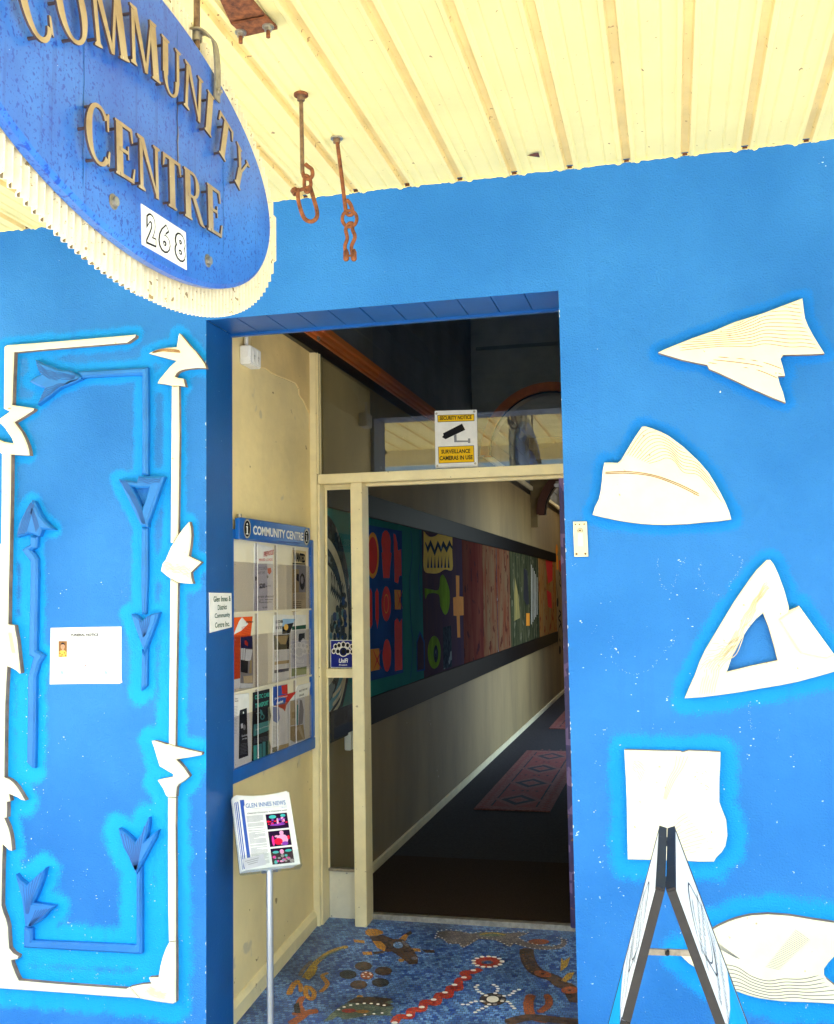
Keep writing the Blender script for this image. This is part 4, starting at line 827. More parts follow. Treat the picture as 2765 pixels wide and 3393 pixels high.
for i in range(6):
    ya = YB+.031 if i == 0 else ypx(edges[i]); yb = ypx(edges[i+1]) if i < 5 else 11.74
    mb = MB(); mb.box(XL+.001, XL+.010, ya+.002, yb-.002, pz0, pz1, mats[i])
    if i == 0:
        mp_(mb, cM([(300,360),(545,405),(552,1310),(300,1375)]), M_NAVY)
        def glow(sh, k=1.0): pass
        for (cx_, cy_, rx, ry) in ((358,560,40,148),):
            mp_(mb, cM(ell(cx_, cy_, rx, ry)), M_OR, .0115); mp_(mb, cM(ell(cx_, cy_, rx*.78, ry*.80)), M_RED, .0125)
        def lit(P):
            cx_ = sum(p[0] for p in P)/len(P); cy_ = sum(p[1] for p in P)/len(P)
            mp_(mb, cM([(cx_+(x-cx_)*1.22, cy_+(y-cy_)*1.09) for x, y in P]), M_LB, .0112); mp_(mb, cM(P), M_RED, .0120)
        lit([(413,470),(420,420),(435,402),(450,402),(466,425),(474,470),(470,540),(478,545),(465,705),(426,705),(415,545),(420,538)])
        lit([(492,420),(505,430),(515,480),(520,530),(540,520),(543,690),(528,692),(520,740),(498,728)])
        lit(ell(445, 870, 30, 112)); lit([(334,800),(345,770),(354,800),(356,1000),(345,1030),(336,1000)]); lit([(374,800),(386,770),(396,800),(398,960),(388,1030),(376,960)]); lit([(497,980),(515,960),(530,990),(545,965),(548,1290),(500,1300)])
        lit(ell(449, 1200, 27, 104)); mp_(mb, cM(ell(445, 870, 15, 62, 16)), M_OR, .0126); mp_(mb, cM(ell(445, 870, 13, 55, 16)), M_RED, .0130)
        mp_(mb, cM([(497,780),(537,782),(538,905),(500,905)]), M_OR, .0125); mp_(mb, cM([(344,1160),(400,1155),(402,1290),(346,1302)]), M_OR, .0125)
        for seg in ([(500,785),(518,845),(535,900)], [(535,785),(518,845),(502,900)], [(347,1165),(372,1230),(398,1285)], [(398,1165),(372,1230),(348,1295)]): mb.strip([MU.at(x, y) for x, y in cM(seg)], .012, MU, .0135, M_RED)
        for seg in ([(590,400),(600,560),(585,700),(592,1000),(605,1130),(588,1350)], [(648,400),(655,560),(640,700),(655,860)]): mb.strip([MU.at(x, y) for x, y in cM(spline(seg))], .012, MU, .012, M_LB)
        mp_(mb, cM([(660,1040),(690,1110),(692,1295),(640,1305),(638,1110)]), M_LB, .0112); mp_(mb, cM([(661,1062),(684,1118),(686,1285),(645,1295),(644,1118)]), mats[1], .0120)
        # swirl seen through the side glass
        c0 = (30, 1000)
        C_ = cs
        A = lambda r0x, r0y: C_([(20+r0x*math.cos(a), 1010-r0y*math.sin(a)) for a in (math.pi*k/40-math.pi/2 for k in range(41))])
        mb.add([], [], M_SW)
        mp_(mb, A(228, 810), M_SW, .0110); mp_(mb, A(205, 650), M_CRM, .0116); mp_(mb, A(180, 580), M_SW, .0122); mp_(mb, A(215, 640)[:18]+A(190, 545)[:18][::-1], M_CY, .0120)
        mp_(mb, A(170, 460), M_CRM, .0128); mp_(mb, A(160, 440), M_CRM, .0130)
        rr = random.Random(5)
        for k in range(9):
            a, b = 100+k*11, 640+k*12; mp_(mb, C_([(a, b), (a+9, b-25), (a+4, b+60), (a+12, b+110), (a-4, b+150), (a+1, b+70)]), M_SW, .0136)
        for k in range(90):
            a = rr.uniform(95, 205); b = rr.uniform(760, 1100)
            if b > 1180-a*2.05: mp_(mb, C_(ell(a, b, rr.uniform(8, 15), rr.uniform(18, 34), 9)), rr.choice([M_SW, M_NAVY, M_SW, M_CY if rr.random() < .3 else M_SW]), .0140+k*.00002)
        for a in range(3): mb.strip([MU.at(x, y) for x, y in C_(spline([(95, 1510+a*60), (150, 1440+a*50), (190, 1330+a*20)]))], .02, MU, .0128, M_CRM)
    if i == 1:
        mp_(mb, cM(spline([(684,405),(720,440),(760,435),(800,408),(862,425),(866,530),(868,650),(820,650),(780,672),(735,675),(686,655),(684,530)], 4)), M_YG)
        mb.strip([MU.at(x, y) for x, y in cM([(684,478),(700,525),(718,480),(745,545),(765,485),(785,525),(800,485),(822,525),(840,480),(862,520)])], .045, MU, .0115, M_SW)
        for k in range(7): mp_(mb, cM([(706+k*22, 640), (712+k*22, 560), (718+k*22, 640)]), M_SW, .0118)
        mp_(mb, cM(spline([(690,770),(720,775),(780,780),(790,700),(815,690),(850,790),(845,900),(820,940),(790,880),(780,810),(715,805),(695,840),(690,770)], 3)), M_GR)
        mp_(mb, cM([(890,688),(912,690),(912,822),(938,825),(940,942),(915,945),(918,1085),(900,1085),(895,948),(875,945),(872,830),(892,825)]), M_OR)
        mp_(mb, cM(ell(752, 1180, 42, 105)), M_GR); mp_(mb, cM(ell(762, 1190, 14, 56)), M_SW, .0115); mp_(mb, cM([(808,1020),(860,1008),(865,1270),(810,1290)]), M_SW)
    if i == 3: mb.box(XL+.0101, XL+.0108, ypx(1648), ypx(1648)+.02, pz0, pz1, M_SW)
    if i == 4:
        mp_(mb, cM([(1268,700),(1290,820),(1300,960),(1262,980),(1262,800)]), streak('gold_streak', (.30, .22, .06), (.16, .14, .05), None, 9)); mp_(mb, cM([(1325,640),(1348,660),(1358,870),(1345,880),(1322,840)]), M_INK); mp_(mb, cM(rect(1340, 930, 1362, 1010)), M_RED if False else M_OR, .0108)
        for k in range(5): mp_(mb, cM(rect(1372+k*9, 620+k*20, 1375+k*9, 1000-k*15)), M_CRM, .0109)
    if i == 5: mp_(mb, cM([(1462,590),(1508,600),(1508,720),(1480,740)]), M_RED); mp_(mb, cM([(1470,780),(1500,800),(1505,900),(1480,890)]), M_RED)
    obj('panel', mb, t, label=['teal panel with a blue block of red shapes', 'dark purple panel with yellow and green shapes', 'maroon streaked panel', 'mottled red and grey panel', 'green and black panel', 'orange panel'][i])
mb = MB()
cz = crop(1760, 1500, 2.66)
for seg in ([(205,1020),(215,1100),(225,1200),(240,1300)], [(245,1050),(258,1100),(250,1150),(262,1180)], [(215,1290),(225,1400),(222,1560),(235,1690)], [(262,1500),(280,1600),(275,1700),(290,1750)], [(245,1390),(262,1420),(240,1460),(262,1500),(245,1540)], [(240,1540),(248,1640),(258,1660)]):
    mb.strip([MU.at(x, y) for x, y in cz(spline(seg))], .035, MU, .005, M_INK)
mb.paint(cz([(218,905),(240,905),(245,1030),(226,1035)]), MU, .004, M_OR); mb.paint(cz(ell(228, 855, 10, 48)), MU, .004, M_OR); mb.paint(cz([(250,950),(262,950),(264,1040),(254,1050)]), MU, .004, M_RED)
for a, b in ((236, 1320), (256, 1740)): mb.paint(cz(ell(a, b, 8, 40)), MU, .004, M_INK)
tag(obj('wall_drawing', mb), 'black line drawing with orange patches beyond the far end of the mural', 'drawing')
# rugs
cr_ = crop(1500, 2200, 2.3667); CF = Plane((0, 0, ZFL), (0, 0, 1), (1, 0, 0), (0, 1, 0))
M_RUGP = pm('faded_pink_wool', (.26, .10, .065), .95, .25, 60, col2=(.15, .025, .02), bump=.3, bscale=200); M_RUGR = pm('rust_wool', (.22, .014, .010), .95, .3, 50, col2=(.22, .06, .035)); M_RUGD = pm('dark_wool', (.02, .012, .015), .95, .2, 20)
def rug(y0, y1, x0, x1, label):
    mb = MB(); mb.box(x0, x1, y0, y1, ZFL+.0005, ZFL+.010, M_RUGP, b=.003); t = tag(obj('rug', mb), label, 'rug', 'patterned runner rugs on the corridor carpet')
    mb = MB(); b = .11; mb.add([(x0+b, y0+b*.9, ZFL+.0108), (x1-b, y0+b*.9, ZFL+.0108), (x1-b, y1-b*.9, ZFL+.0108), (x0+b, y1-b*.9, ZFL+.0108)], [(0, 1, 2, 3)], M_RUGR)
    for xa in (x0+b, x1-b): mb.add([(xa-.006, y0+b, ZFL+.0112), (xa+.006, y0+b, ZFL+.0112), (xa+.006, y1-b, ZFL+.0112), (xa-.006, y1-b, ZFL+.0112)], [(0, 1, 2, 3)], M_RUGD)
    n = 4; st = (y1-y0)/n; xm = (x0+x1)/2
    for k in range(n):
        yc = y0+st*(k+.5)
        for (hw, hh, m2, z) in ((.185, .27, M_RUGP, .0114), (.13, .19, M_RUGD, .0118), (.075, .11, M_RUGP, .0122), (.035, .05, M_RUGR, .0126)):
            mb.poly([(xm-hw, yc, ZFL+z), (xm, yc-hh, ZFL+z), (xm+hw, yc, ZFL+z), (xm, yc+hh, ZFL+z)], m2, Vector((0, 0, 1)))
        for sx in (-1, 1):
            for q_ in range(5): mb.poly([(xm+sx*(.02+q_*.035), yc+st/2-.02+((q_ % 2)*.03), ZFL+.0128), (xm+sx*(.035+q_*.035), yc+st/2+.015+((q_ % 2)*.03)-.02, ZFL+.0128), (xm+sx*(.02+q_*.035), yc+st/2+.03+((q_ % 2)*.03), ZFL+.0128), (xm+sx*(.005+q_*.035), yc+st/2+.005+((q_ % 2)*.03), ZFL+.0128)], (M_RUGD, M_RUGP)[q_ % 2], Vector((0, 0, 1)))
    for xa in (x0+.05, x1-.05):
        yy = y0+.06
        while yy < y1-.06: mb.poly([(xa-.022, yy, ZFL+.0128), (xa, yy-.03, ZFL+.0128), (xa+.022, yy, ZFL+.0128), (xa, yy+.03, ZFL+.0128)], M_RUGR, Vector((0, 0, 1))); yy += .085
    obj('pattern', mb, t)
rug(3.82, 6.58, -1.42, -.88, 'faded pink and rust rug with dark diamonds, the nearer of the two in the corridor'); rug(8.24, 10.9, -1.40, -.86, 'second faded pink rug, farther down the dark corridor')

# ------------------------------------------------------------------ brochure rack on the side wall
M_RACK = pm('bright_blue_gloss', (.008, .12, .46), .35, .10, 8, specks=[((.35, .5, .7), 60, .745)])
M_ACR = glassmat('acrylic', (.90, .89, .91)); M_BACK = pm('cream_backboard', (.86, .80, .62), .5, .04, 5)
XN = -1.672; NP = PX(XN); NPL = PX(-1.6850)
z4 = crop(750, 1700, 4.733); z5 = crop(750, 2100, 4.26)
t = empty('brochure_rack', (XW, .15, .9), 'blue framed brochure rack with clear pockets and a white titled header, on the side wall', 'brochure rack')
mb = MB(); mb.box(XW+.001, -1.6875, .20, 1.18, .91, 1.85, M_BACK); obj('backboard', mb, t)
mb = MB()
mb.box(XW+.001, XN, .245, 1.205, .880, .935, M_RACK, b=.003); mb.box(XW+.001, XN-.001, 1.170, 1.206, .936, 1.867, M_RACK, b=.003); mb.box(XW+.001, XN-.001, .245, .265, .936, 1.867, M_RACK, b=.003); mb.box(XW+.001, XN-.002, .266, 1.169, 1.830, 1.868, M_RACK, b=.003)
obj('frame', mb, t)
mb = MB(); mb.relief([crop(700, 1650, 2.13)([(198,142),(215,136),(660,205),(697,212),(700,292),(640,318),(230,292),(198,290)])], PX(XN), .016, .002, M_RACK)
hd = obj('header', mb, t)
HP = PX(XN+.0165)
mb = MB(); words(mb, 'COMMUNITY CENTRE', HP, z4([(420,338),(1208,438),(420,192)]), M_WHITE, .0008, bold=.035); obj('lettering', mb, hd)
for (a, b, rx, ry) in ((330, 245, 58, 160), (1262, 375, 44, 133)):
    mb = MB(); mb.paint(z4(ell(a, b, rx, ry, 36)), HP, .0006, M_STEEL); mb.paint(z4(ell(a, b, rx-7, ry-20, 36)), HP, .0012, M_WHITE); mb.paint(z4(ell(a, b, rx-11, ry-30, 36)), HP, .0018, M_INK)
    k = rx/58; mb.paint(z4(ell(a, b-70*ry/160, 11*k, 17*k)), HP, .0024, M_WHITE)
    mb.paint(z4([(a-18*k, b-38*k), (a+9*k, b-38*k), (a+9*k, b+75*k), (a+20*k, b+78*k), (a+20*k, b+92*k), (a-20*k, b+88*k), (a-20*k, b+74*k), (a-8*k, b+74*k), (a-8*k, b-22*k), (a-18*k, b-24*k)]), HP, .0024, M_WHITE)
    obj('badge', mb, hd)
mb = MB(); mb.tube([(XW+.02, .31, 1.87), (XW+.02, .31, 1.93)], .010, M_STEEL, 12); obj('bracket', mb, t)
cols = [.267, .509, .729, .955, 1.168]; rows = [(1.828, 1.740, 1.538), (1.536, 1.445, 1.226), (1.224, 1.135, .938)]
for (zt2, zp, zbm) in rows:
    for c in range(4):
        mb = MB(); ya, yb = cols[c]+.003, cols[c+1]-.003
        mb.box(-1.6775, -1.6763, ya, yb, zbm+.004, zp, M_ACR); mb.box(-1.6875, -1.6763, ya, yb, zbm+.001, zbm+.0035, M_ACR)
        for yy in (ya, yb-.0012): mb.box(-1.6875, -1.6777, yy, yy+.0012, zbm+.004, zt2-.005, M_ACR)
        for yy in (ya+.01, yb-.012): mb.disc((-1.6763, yy, zp-.012), (1, 0, 0), .0022, .001, M_GREYINK, 8); mb.disc((-1.6763, yy, zbm+.012), (1, 0, 0), .0022, .001, M_GREYINK, 8)
        obj('pocket', mb, t)
mb = MB()
for c in (1, 2, 3): mb.box(-1.6763, -1.6745, cols[c]-.002, cols[c]+.002, .938, 1.828, M_WHITE, b=.0005)
for z in (1.537, 1.225): mb.box(-1.6763, -1.6750, .267, 1.168, z-.004, z+.004, M_BACK)
obj('divider', mb, t)
def sheet(name, layers, label, cat, th=.0015, base=0.0, grp=None, txt=()):
    mb = MB()
    for i, (P, m_) in enumerate(layers):
        if i == 0: mb.relief([P], NPL, th+base*.5, .0003, m_)
        else: mb.paint(P, NPL, th+base*.5+.00022*min(i, 9), m_)
    k = th+base*.5+.00022*min(len(layers)+1, 11)
    for (body, q, m_, kw) in txt: words(mb, body, NPL, q, m_, k, **kw)
    return tag(obj(name, mb), label, cat, 'leaflets in the brochure rack')
M_LILAC = flat('lilac_paper', (.62, .60, .66)); M_REDINK = flat('red_ink', (.55, .04, .03)); M_ORP = flat('orange_paper', (.80, .12, .02)); M_TANP = flat('tan_print', (.45, .33, .16)); M_TAN2 = flat('light_tan_print', (.62, .50, .30))
M_NAVYP = flat('navy_print', (.02, .025, .11)); M_DKG = flat('dark_green_print', (.02, .09, .06)); M_GREENP = flat('grass_print', (.16, .22, .05)); M_TEALP = flat('teal_print', (.09, .32, .30)); M_AQ = flat('aqua_print', (.06, .45, .38)); M_BLK2 = flat('charcoal_print', (.02, .022, .03)); M_BLUEP = flat('blue_print', (.04, .10, .42)); M_GOLD = flat('gold_print', (.85, .50, .10)); M_SKYP = flat('sky_print', (.30, .50, .78)); M_GRY = flat('grey_print', (.30, .28, .28)); M_PINKP = flat('pink_print', (.75, .30, .28))
def lines(P0, P1, n, dy, m_, wd=.003, cf=None, jit=.25, seed=2):
    rr = random.Random(seed); out = []
    for k in range(n):
        s_ = rr.uniform(0, jit) if rr.random() < .4 else 0
        (xa, ya), (xb, yb) = P0, P1
        xe, ye = xb-(xb-xa)*s_, yb-(yb-ya)*s_
        out.append((cf([(xa, ya+k*dy), (xe, ye+k*dy), (xe, ye+k*dy+wd), (xa, ya+k*dy+wd)]), m_))
    return out
sheet('flyer', [(z4([(445,470),(560,500),(735,540),(740,1560),(430,1575),(440,900)]), M_PAPER), (z4([(455,800),(735,800),(738,1550),(436,1562)]), M_LILAC), (z4([(645,870),(700,860),(712,920),(680,965),(650,935)]), M_REDINK), (z4([(455,1000),(482,995),(480,1050),(458,1060)]), M_BLK2), (z4(ell(650,1000,14,24)), M_GRY),
      (z4([(520,1362),(585,1360),(585,1366),(520,1368)]), M_INK), (z4([(610,1357),(735,1355),(735,1362),(610,1364)]), M_INK)],
      'white handwritten flyer with red heading and $200 price, top row of the rack', 'leaflet', txt=[('FIREWOOD', z4([(575,690),(735,650),(575,610)]), M_REDINK, dict(bold=.01, shear=.3)), ('MIXED LOADS', z4([(505,755),(715,750),(505,715)]), M_REDINK, {}), ('$200', z4([(510,1195),(600,1190),(510,1105)]), M_INK, dict(bold=.02)), ('per load', z4([(612,1165),(690,1160),(612,1130)]), M_INK, {}), ('CUT TO ORDER', z4([(470,900),(635,885),(470,850)]), M_GREYINK, {}), ('ANY TIME', z4([(485,965),(600,955),(485,920)]), M_GREYINK, {}), ('by ton chestnut', z4([(475,1345),(735,1335),(475,1290)]), M_INK, {}), ('Phone anytime', z4([(505,1425),(700,1415),(505,1385)]), M_INK, {}), ('for info', z4([(560,1495),(635,1490),(560,1465)]), M_INK, {})])
sheet('poster', [(z4([(1040,575),(1255,602),(1252,1520),(1036,1555)]), M_TAN2), (z4([(1040,805),(1250,815),(1250,1245),(1037,1250)]), M_GRY), (z4([(1040,880),(1140,880),(1140,1245),(1040,1250)]), M_TANP), (z4(ell(1195,1075,42,130)), M_BLK2), (z4(ell(1190,1050,22,60)), M_GRY), (z4([(1105,950),(1142,960),(1140,1080),(1100,1050)]), M_BLK2), (z4([(1040,780),(1240,792),(1240,808),(1040,798)]), M_INK)] + lines((1045,1270),(1240,1266),6,16,M_GREYINK,4,z4) + lines((1045,1390),(1180,1388),4,30,M_INK,8,z4),
      'tan poster headed WANTED with dark round photograph, top right of the rack', 'poster', txt=[('WANTED', z4([(1042,755),(1228,785),(1042,610)]), M_INK, dict(bold=.05))])
sheet('flyer', [(z4([(118,1640),(240,1632),(415,1622),(385,1930),(225,1965),(215,2500)]) + z5([(200,640),(198,760),(100,800),(100,10)]), M_ORP), (z5([(100,650),(198,630),(198,760),(100,795)]), M_PAPER), (z4([(118,1905),(200,1700),(248,1635),(345,1740),(230,1850)]), M_PAPER)] + lines((240,1790),(385,1765),7,26,M_REDINK,7,z4) + lines((105,30),(198,25),32,19,M_REDINK,7,z5,.3),
      'bright orange flyer with a folded white corner, at the left of the middle row', 'leaflet', txt=[('programs', z4([(300,1735),(408,1730),(300,1700)]), M_INK, dict(bold=.02))])
sheet('booklet', [(z5([(205,45),(340,38),(370,30),(382,400),(376,760),(200,775)]), M_GRY), (z5([(205,45),(370,32),(376,215),(208,205)]), M_NAVYP), (z5([(212,205),(235,205),(230,365),(210,365)]), M_PAPER), (z5([(243,205),(268,207),(258,370),(238,368)]), M_PAPER), (z5([(278,220),(372,225),(345,380),(265,385)]), M_PAPER), (z5([(205,370),(310,385),(303,560),(205,540)]), M_BLK2), (z5([(340,370),(362,380),(358,560),(320,560)]), M_TANP), (z5([(240,600),(370,590),(372,690),(250,700)]), M_TAN2), (z5([(200,700),(375,705),(376,760),(200,770)]), M_PAPER), (z5([(258,100),(285,95),(310,130),(305,180),(280,160),(265,150)]), M_REDINK)],
      'navy topped booklet in front of the orange flyer, middle row of the rack', 'booklet', base=.003)
sheet('leaflet', [(z4([(755,1600),(860,1590),(1000,1600),(1120,1622),(1070,1710),(1015,1830),(990,1900)]) + z5([(895,30),(888,640),(665,690),(668,0)]), M_PAPER), (z4([(885,1660),(1085,1660),(1010,1800),(990,1890),(875,1900)]), M_SKYP), (z4([(880,1790),(960,1740),(1060,1720),(1000,1880),(880,1900)]), M_BLK2), (z4(ell(940,1790,34,50)), M_GOLD), (z5([(672,20),(892,10),(890,215),(680,230)]), M_BLK2), (z5([(690,40),(885,20),(840,150),(770,150)]), M_TANP), (z5([(685,395),(888,370),(886,415),(682,440)]), M_TANP), (z5([(680,515),(885,485),(883,525),(680,560)]), M_NAVYP)] + lines((682,250),(750,244),7,18,M_GREYINK,5,z5),
      'white leaflet with a golden sunrise over dark hills, third pocket of the middle row', 'leaflet', base=.002, txt=[('DISCOVER', z4([(762,1735),(875,1725),(762,1685)]), M_INK, dict(bold=.03)), ('THE', z4([(800,1765),(822,1763),(800,1745)]), M_INK, {}), ('SIMPLE TRUTH', z4([(760,1825),(873,1815),(760,1778)]), M_INK, dict(bold=.03))])
sheet('leaflet', [(z4([(1035,1600),(1252,1595),(1252,1840),(1245,2000)]) + z5([(1135,60),(1135,590),(918,640),(918,30)]), M_PAPER), (z4([(1030,1780),(1250,1752),(1250,1815),(1032,1835)]), M_DKG), (z5([(925,495),(1135,460),(1132,570),(922,605)]), M_GREENP), (z5([(1025,0),(1110,-10),(1108,80),(1085,60),(1045,120),(1020,110)]), M_BLK2)] + lines((935,80),(985,78),14,20,M_GREYINK,5,z5),
      'white leaflet with a dark green stripe and grassy photo, far right of the middle row', 'leaflet', txt=[])
sheet('letter', [(z5([(100,865),(322,838),(325,1130),(355,1480),(352,1858),(100,1950)]), M_PAPER)] + lines((105,1030),(160,1022),9,21,M_GREYINK,4,z5) + lines((105,1210),(155,1204),11,20,M_GREYINK,4,z5),
      'white typed letter at the bottom left of the rack', 'letter', txt=[('Seniors', z5([(108,930),(155,925),(108,905)]), M_INK, {}), ('Health', z5([(108,965),(158,960),(108,940)]), M_INK, {})])
sheet('leaflet', [(z5([(200,1080),(292,1050),(300,1400),(312,1722),(184,1770),(190,1400),(192,1150)]), M_BLK2), (z5([(205,1275),(235,1265),(240,1330),(210,1340)]), M_PAPER), (z5(ell(255,1320,18,40)), M_GRY), (z5(ell(243,1115,8,16)), M_PAPER)] + lines((200,1560),(290,1545),8,20,M_GREYINK,4,z5),
      'narrow black leaflet with white heading in front of the typed letter', 'leaflet', base=.004, txt=[('Get the help', z5([(200,1470),(288,1445),(200,1430)]), M_WHITE, dict(bold=.02)), ('you enjoy', z5([(205,1505),(278,1488),(205,1475)]), M_WHITE, dict(bold=.02))])
sheet('brochure', [(z5([(385,832),(500,805),(612,778),(615,1035),(636,1160),(612,1300),(610,1500),(630,1600),(622,1700),(520,1775),(375,1822),(380,1300)]), M_BLK2), (z5([(388,1285),(615,1225),(610,1360),(385,1450)]), M_TEALP), (z5([(385,1580),(440,1570),(442,1770),(388,1790)]), M_AQ), (z5([(452,1560),(502,1550),(502,1750),(450,1765)]), M_TEALP), (z5([(512,1530),(556,1520),(556,1720),(514,1745)]), M_TEALP), (z5([(570,1510),(610,1500),(612,1700),(572,1720)]), M_DKG), (z5([(480,1065),(505,1085),(520,1140),(500,1160),(478,1120)]), M_TEALP), (z5(ell(510,1175,30,38)), M_TEALP), (z5(ell(510,1175,20,27)), M_BLK2)] + lines((390,1490),(600,1440),4,18,M_GREYINK,4,z5),
      'black and teal brochure reading CELTIC CARE TRANSPORT, bottom row of the rack', 'brochure', base=.002, txt=[('CELTIC CARE', z5([(390,930),(600,885),(390,870)]), M_AQ, dict(bold=.02)), ('TRANSPORT', z5([(395,1055),(580,1005),(395,990)]), M_AQ, dict(bold=.02)), ('Connecting our Community', z5([(400,1375),(580,1315),(400,1345)]), M_WHITE, dict(shear=.3))])
sheet('leaflet', [(z5([(662,750),(865,710),(870,850),(905,840),(1000,812),(960,880),(905,935),(890,1200),(882,1620),(650,1685),(655,1200)]), M_PAPER), (z5([(662,752),(865,712),(868,850),(740,880),(662,960)]), M_BLUEP), (z5([(780,735),(865,712),(868,850),(790,850)]), M_REDINK), (z5([(870,850),(1000,812),(905,930),(850,1010),(830,1100),(800,1060),(670,1010),(680,950),(740,880)]), M_REDINK), (z5([(662,960),(740,890),(850,905),(830,990),(670,1020)]), M_BLUEP), (z5([(660,1030),(740,1040),(755,1200),(725,1270),(662,1230)]), M_BLUEP), (z5([(650,1610),(735,1585),(725,1660),(650,1680)]), M_BLK2), (z5([(745,1580),(880,1545),(880,1600),(735,1650)]), M_TANP)] + lines((662,1310),(750,1300),14,19,M_GREYINK,4,z5),
      'white leaflet with blue and red swirls curling out of the third bottom pocket', 'leaflet', base=.002, txt=[('Good Community', z5([(668,935),(850,895),(668,905)]), M_WHITE, dict(bold=.01)), ('Assist', z5([(690,1000),(790,970),(690,960)]), M_WHITE, dict(bold=.03))])
sheet('booklet', [(z5([(1010,735),(1200,682),(1180,780),(1145,880),(1110,905),(1112,1560),(905,1602),(902,940),(930,930),(985,815)]), M_PAPER), (z5([(905,950),(1010,940),(1000,1280),(905,1300)]), M_TAN2), (z5([(925,1110),(975,1100),(975,1190),(925,1200)]), M_TANP), (z5([(1040,930),(1070,940),(1095,1080),(1080,1270),(1020,1290),(1030,1100)]), M_GRY), (z5([(1000,1000),(1018,1000),(1015,1290),(985,1290)]), M_TEALP), (z5([(905,1310),(1090,1280),(1112,1480),(960,1530),(905,1500)]), M_TANP), (z5([(985,1330),(1050,1300),(1105,1500),(1090,1500),(1020,1350),(960,1450)]), M_TAN2)],
      'white topped booklet with sepia beach photo, leaning out of the bottom right pocket', 'booklet', base=.002, txt=[('BEAUTY BOX AND', z5([(1020,825),(1135,785),(1020,800)]), M_INK, dict(bold=.02)), ('SKINCARE', z5([(1020,890),(1085,868),(1020,862)]), M_INK, dict(bold=.02))])

# ------------------------------------------------------------------ small signs on the blue wall
RV = PX(XL+.001)
q = crop(700, 1650, 2.13)
mb = MB().relief([q([(0,665),(152,668),(152,940),(0,955)])], PX(XL), .004, .001, M_WHITE) if False else MB()
JP = WALL
cq = crop(0, 1850, 2.2842)
# the plate is screwed to the side of the opening, facing the doorway
J = PX(XL)
mb = MB(); mb.relief([[(695,1964),(768,1965),(769,2078),(697,2097)]], J, .003, .0006, M_WHITE)
for body, l in (('Glen Innes &', (705,1995,762,1992,705,1976)), ('District', (719,2022,749,2019,719,2005)), ('Community', (709,2053,760,2048,709,2033)), ('Centre Inc.', (710,2081,758,2075,710,2063))):
    words(mb, body, J, [(l[0], l[1]), (l[2], l[3]), (l[4], l[5])], M_DKG, .0037, bold=.02)
tag(obj('name_plate', mb), 'small white plate with dark green wording on the dark blue side of the doorway', 'sign')
mb = MB(); mb.relief([c5([(383,527),(700,520),(920,517),(920,915),(926,940),(905,950),(640,950),(376,955)])], WALL, .002, .0004, M_PAPER, M_GREYINK)
t = tag(obj('funeral_notice', mb), 'white sheet headed FUNERAL NOTICE with a small colour portrait, taped inside the carved frame', 'notice')
mb = MB(); words(mb, 'FUNERAL NOTICE', WALL, c5([(542,590),(748,588),(542,570)]), M_INK, .0028, bold=.03); words(mb, 'LATE OF THIS DISTRICT', WALL, c5([(552,612),(732,610),(552,603)]), M_GREYINK, .0028)
mb.paint(c5([(542,593),(748,591),(748,593),(542,595)]), WALL, .0028, M_GREYINK)
rr = random.Random(4)
for k in range(9):
    x0 = 528; x1 = 700-rr.uniform(0, 60)
    mb.paint(c5([(x0,632+k*13),(x1,631+k*13),(x1,633+k*13),(x0,634+k*13)]), WALL, .0026, M_GREYINK)
    mb.paint(c5([(712,628+k*14),(838-rr.uniform(0, 40),627+k*14),(838,629+k*14),(712,630+k*14)]), WALL, .0026, M_GREYINK)
for k in range(4): mb.paint(c5([(535+k*9,855+k*12),(745-k*12,854+k*12),(745-k*12,856+k*12),(535+k*9,857+k*12)]), WALL, .0026, M_LILAC)
for a in (470, 803): mb.paint(c5([(a-6,850),(a+2,846),(a+8,870),(a,885),(a-8,870)]), WALL, .0027, M_SKYP)
mb.paint(c5([(625,810),(640,815),(652,800),(655,812),(640,822)]), WALL, .0027, M_PINKP); obj('printing', mb, t)
mb = MB(); mb.paint(c5([(443,627),(507,627),(506,747),(443,748)]), WALL, .0028, flat('portrait_brown', (.30, .14, .05))); M_SKIN = flat('skin_print', (.62, .33, .20))
mb.paint(c5([(446,745),(450,705),(468,695),(490,697),(504,712),(505,746)]), WALL, .0032, M_GOLD); mb.paint(c5(ell(475,668,15,22)), WALL, .0034, M_SKIN); mb.paint(c5([(459,662),(462,645),(475,638),(489,645),(491,662),(484,652),(466,652)]), WALL, .0037, M_BLK2); mb.paint(c5([(469,686),(482,686),(483,700),(468,700)]), WALL, .0033, M_SKIN)
mb.paint(c5([(468,666),(471,664),(474,666),(471,668)]), WALL, .0037, M_BLK2); mb.paint(c5([(478,666),(481,664),(484,666),(481,668)]), WALL, .0037, M_BLK2); mb.paint(c5([(470,678),(480,678),(476,681)]), WALL, .0037, M_REDINK)
for a, b in ((455,720),(470,730),(488,716),(497,735),(462,742)): mb.paint(c5(ell(a, b, 4, 5, 8)), WALL, .0036, M_REDINK)
obj('portrait', mb, t)

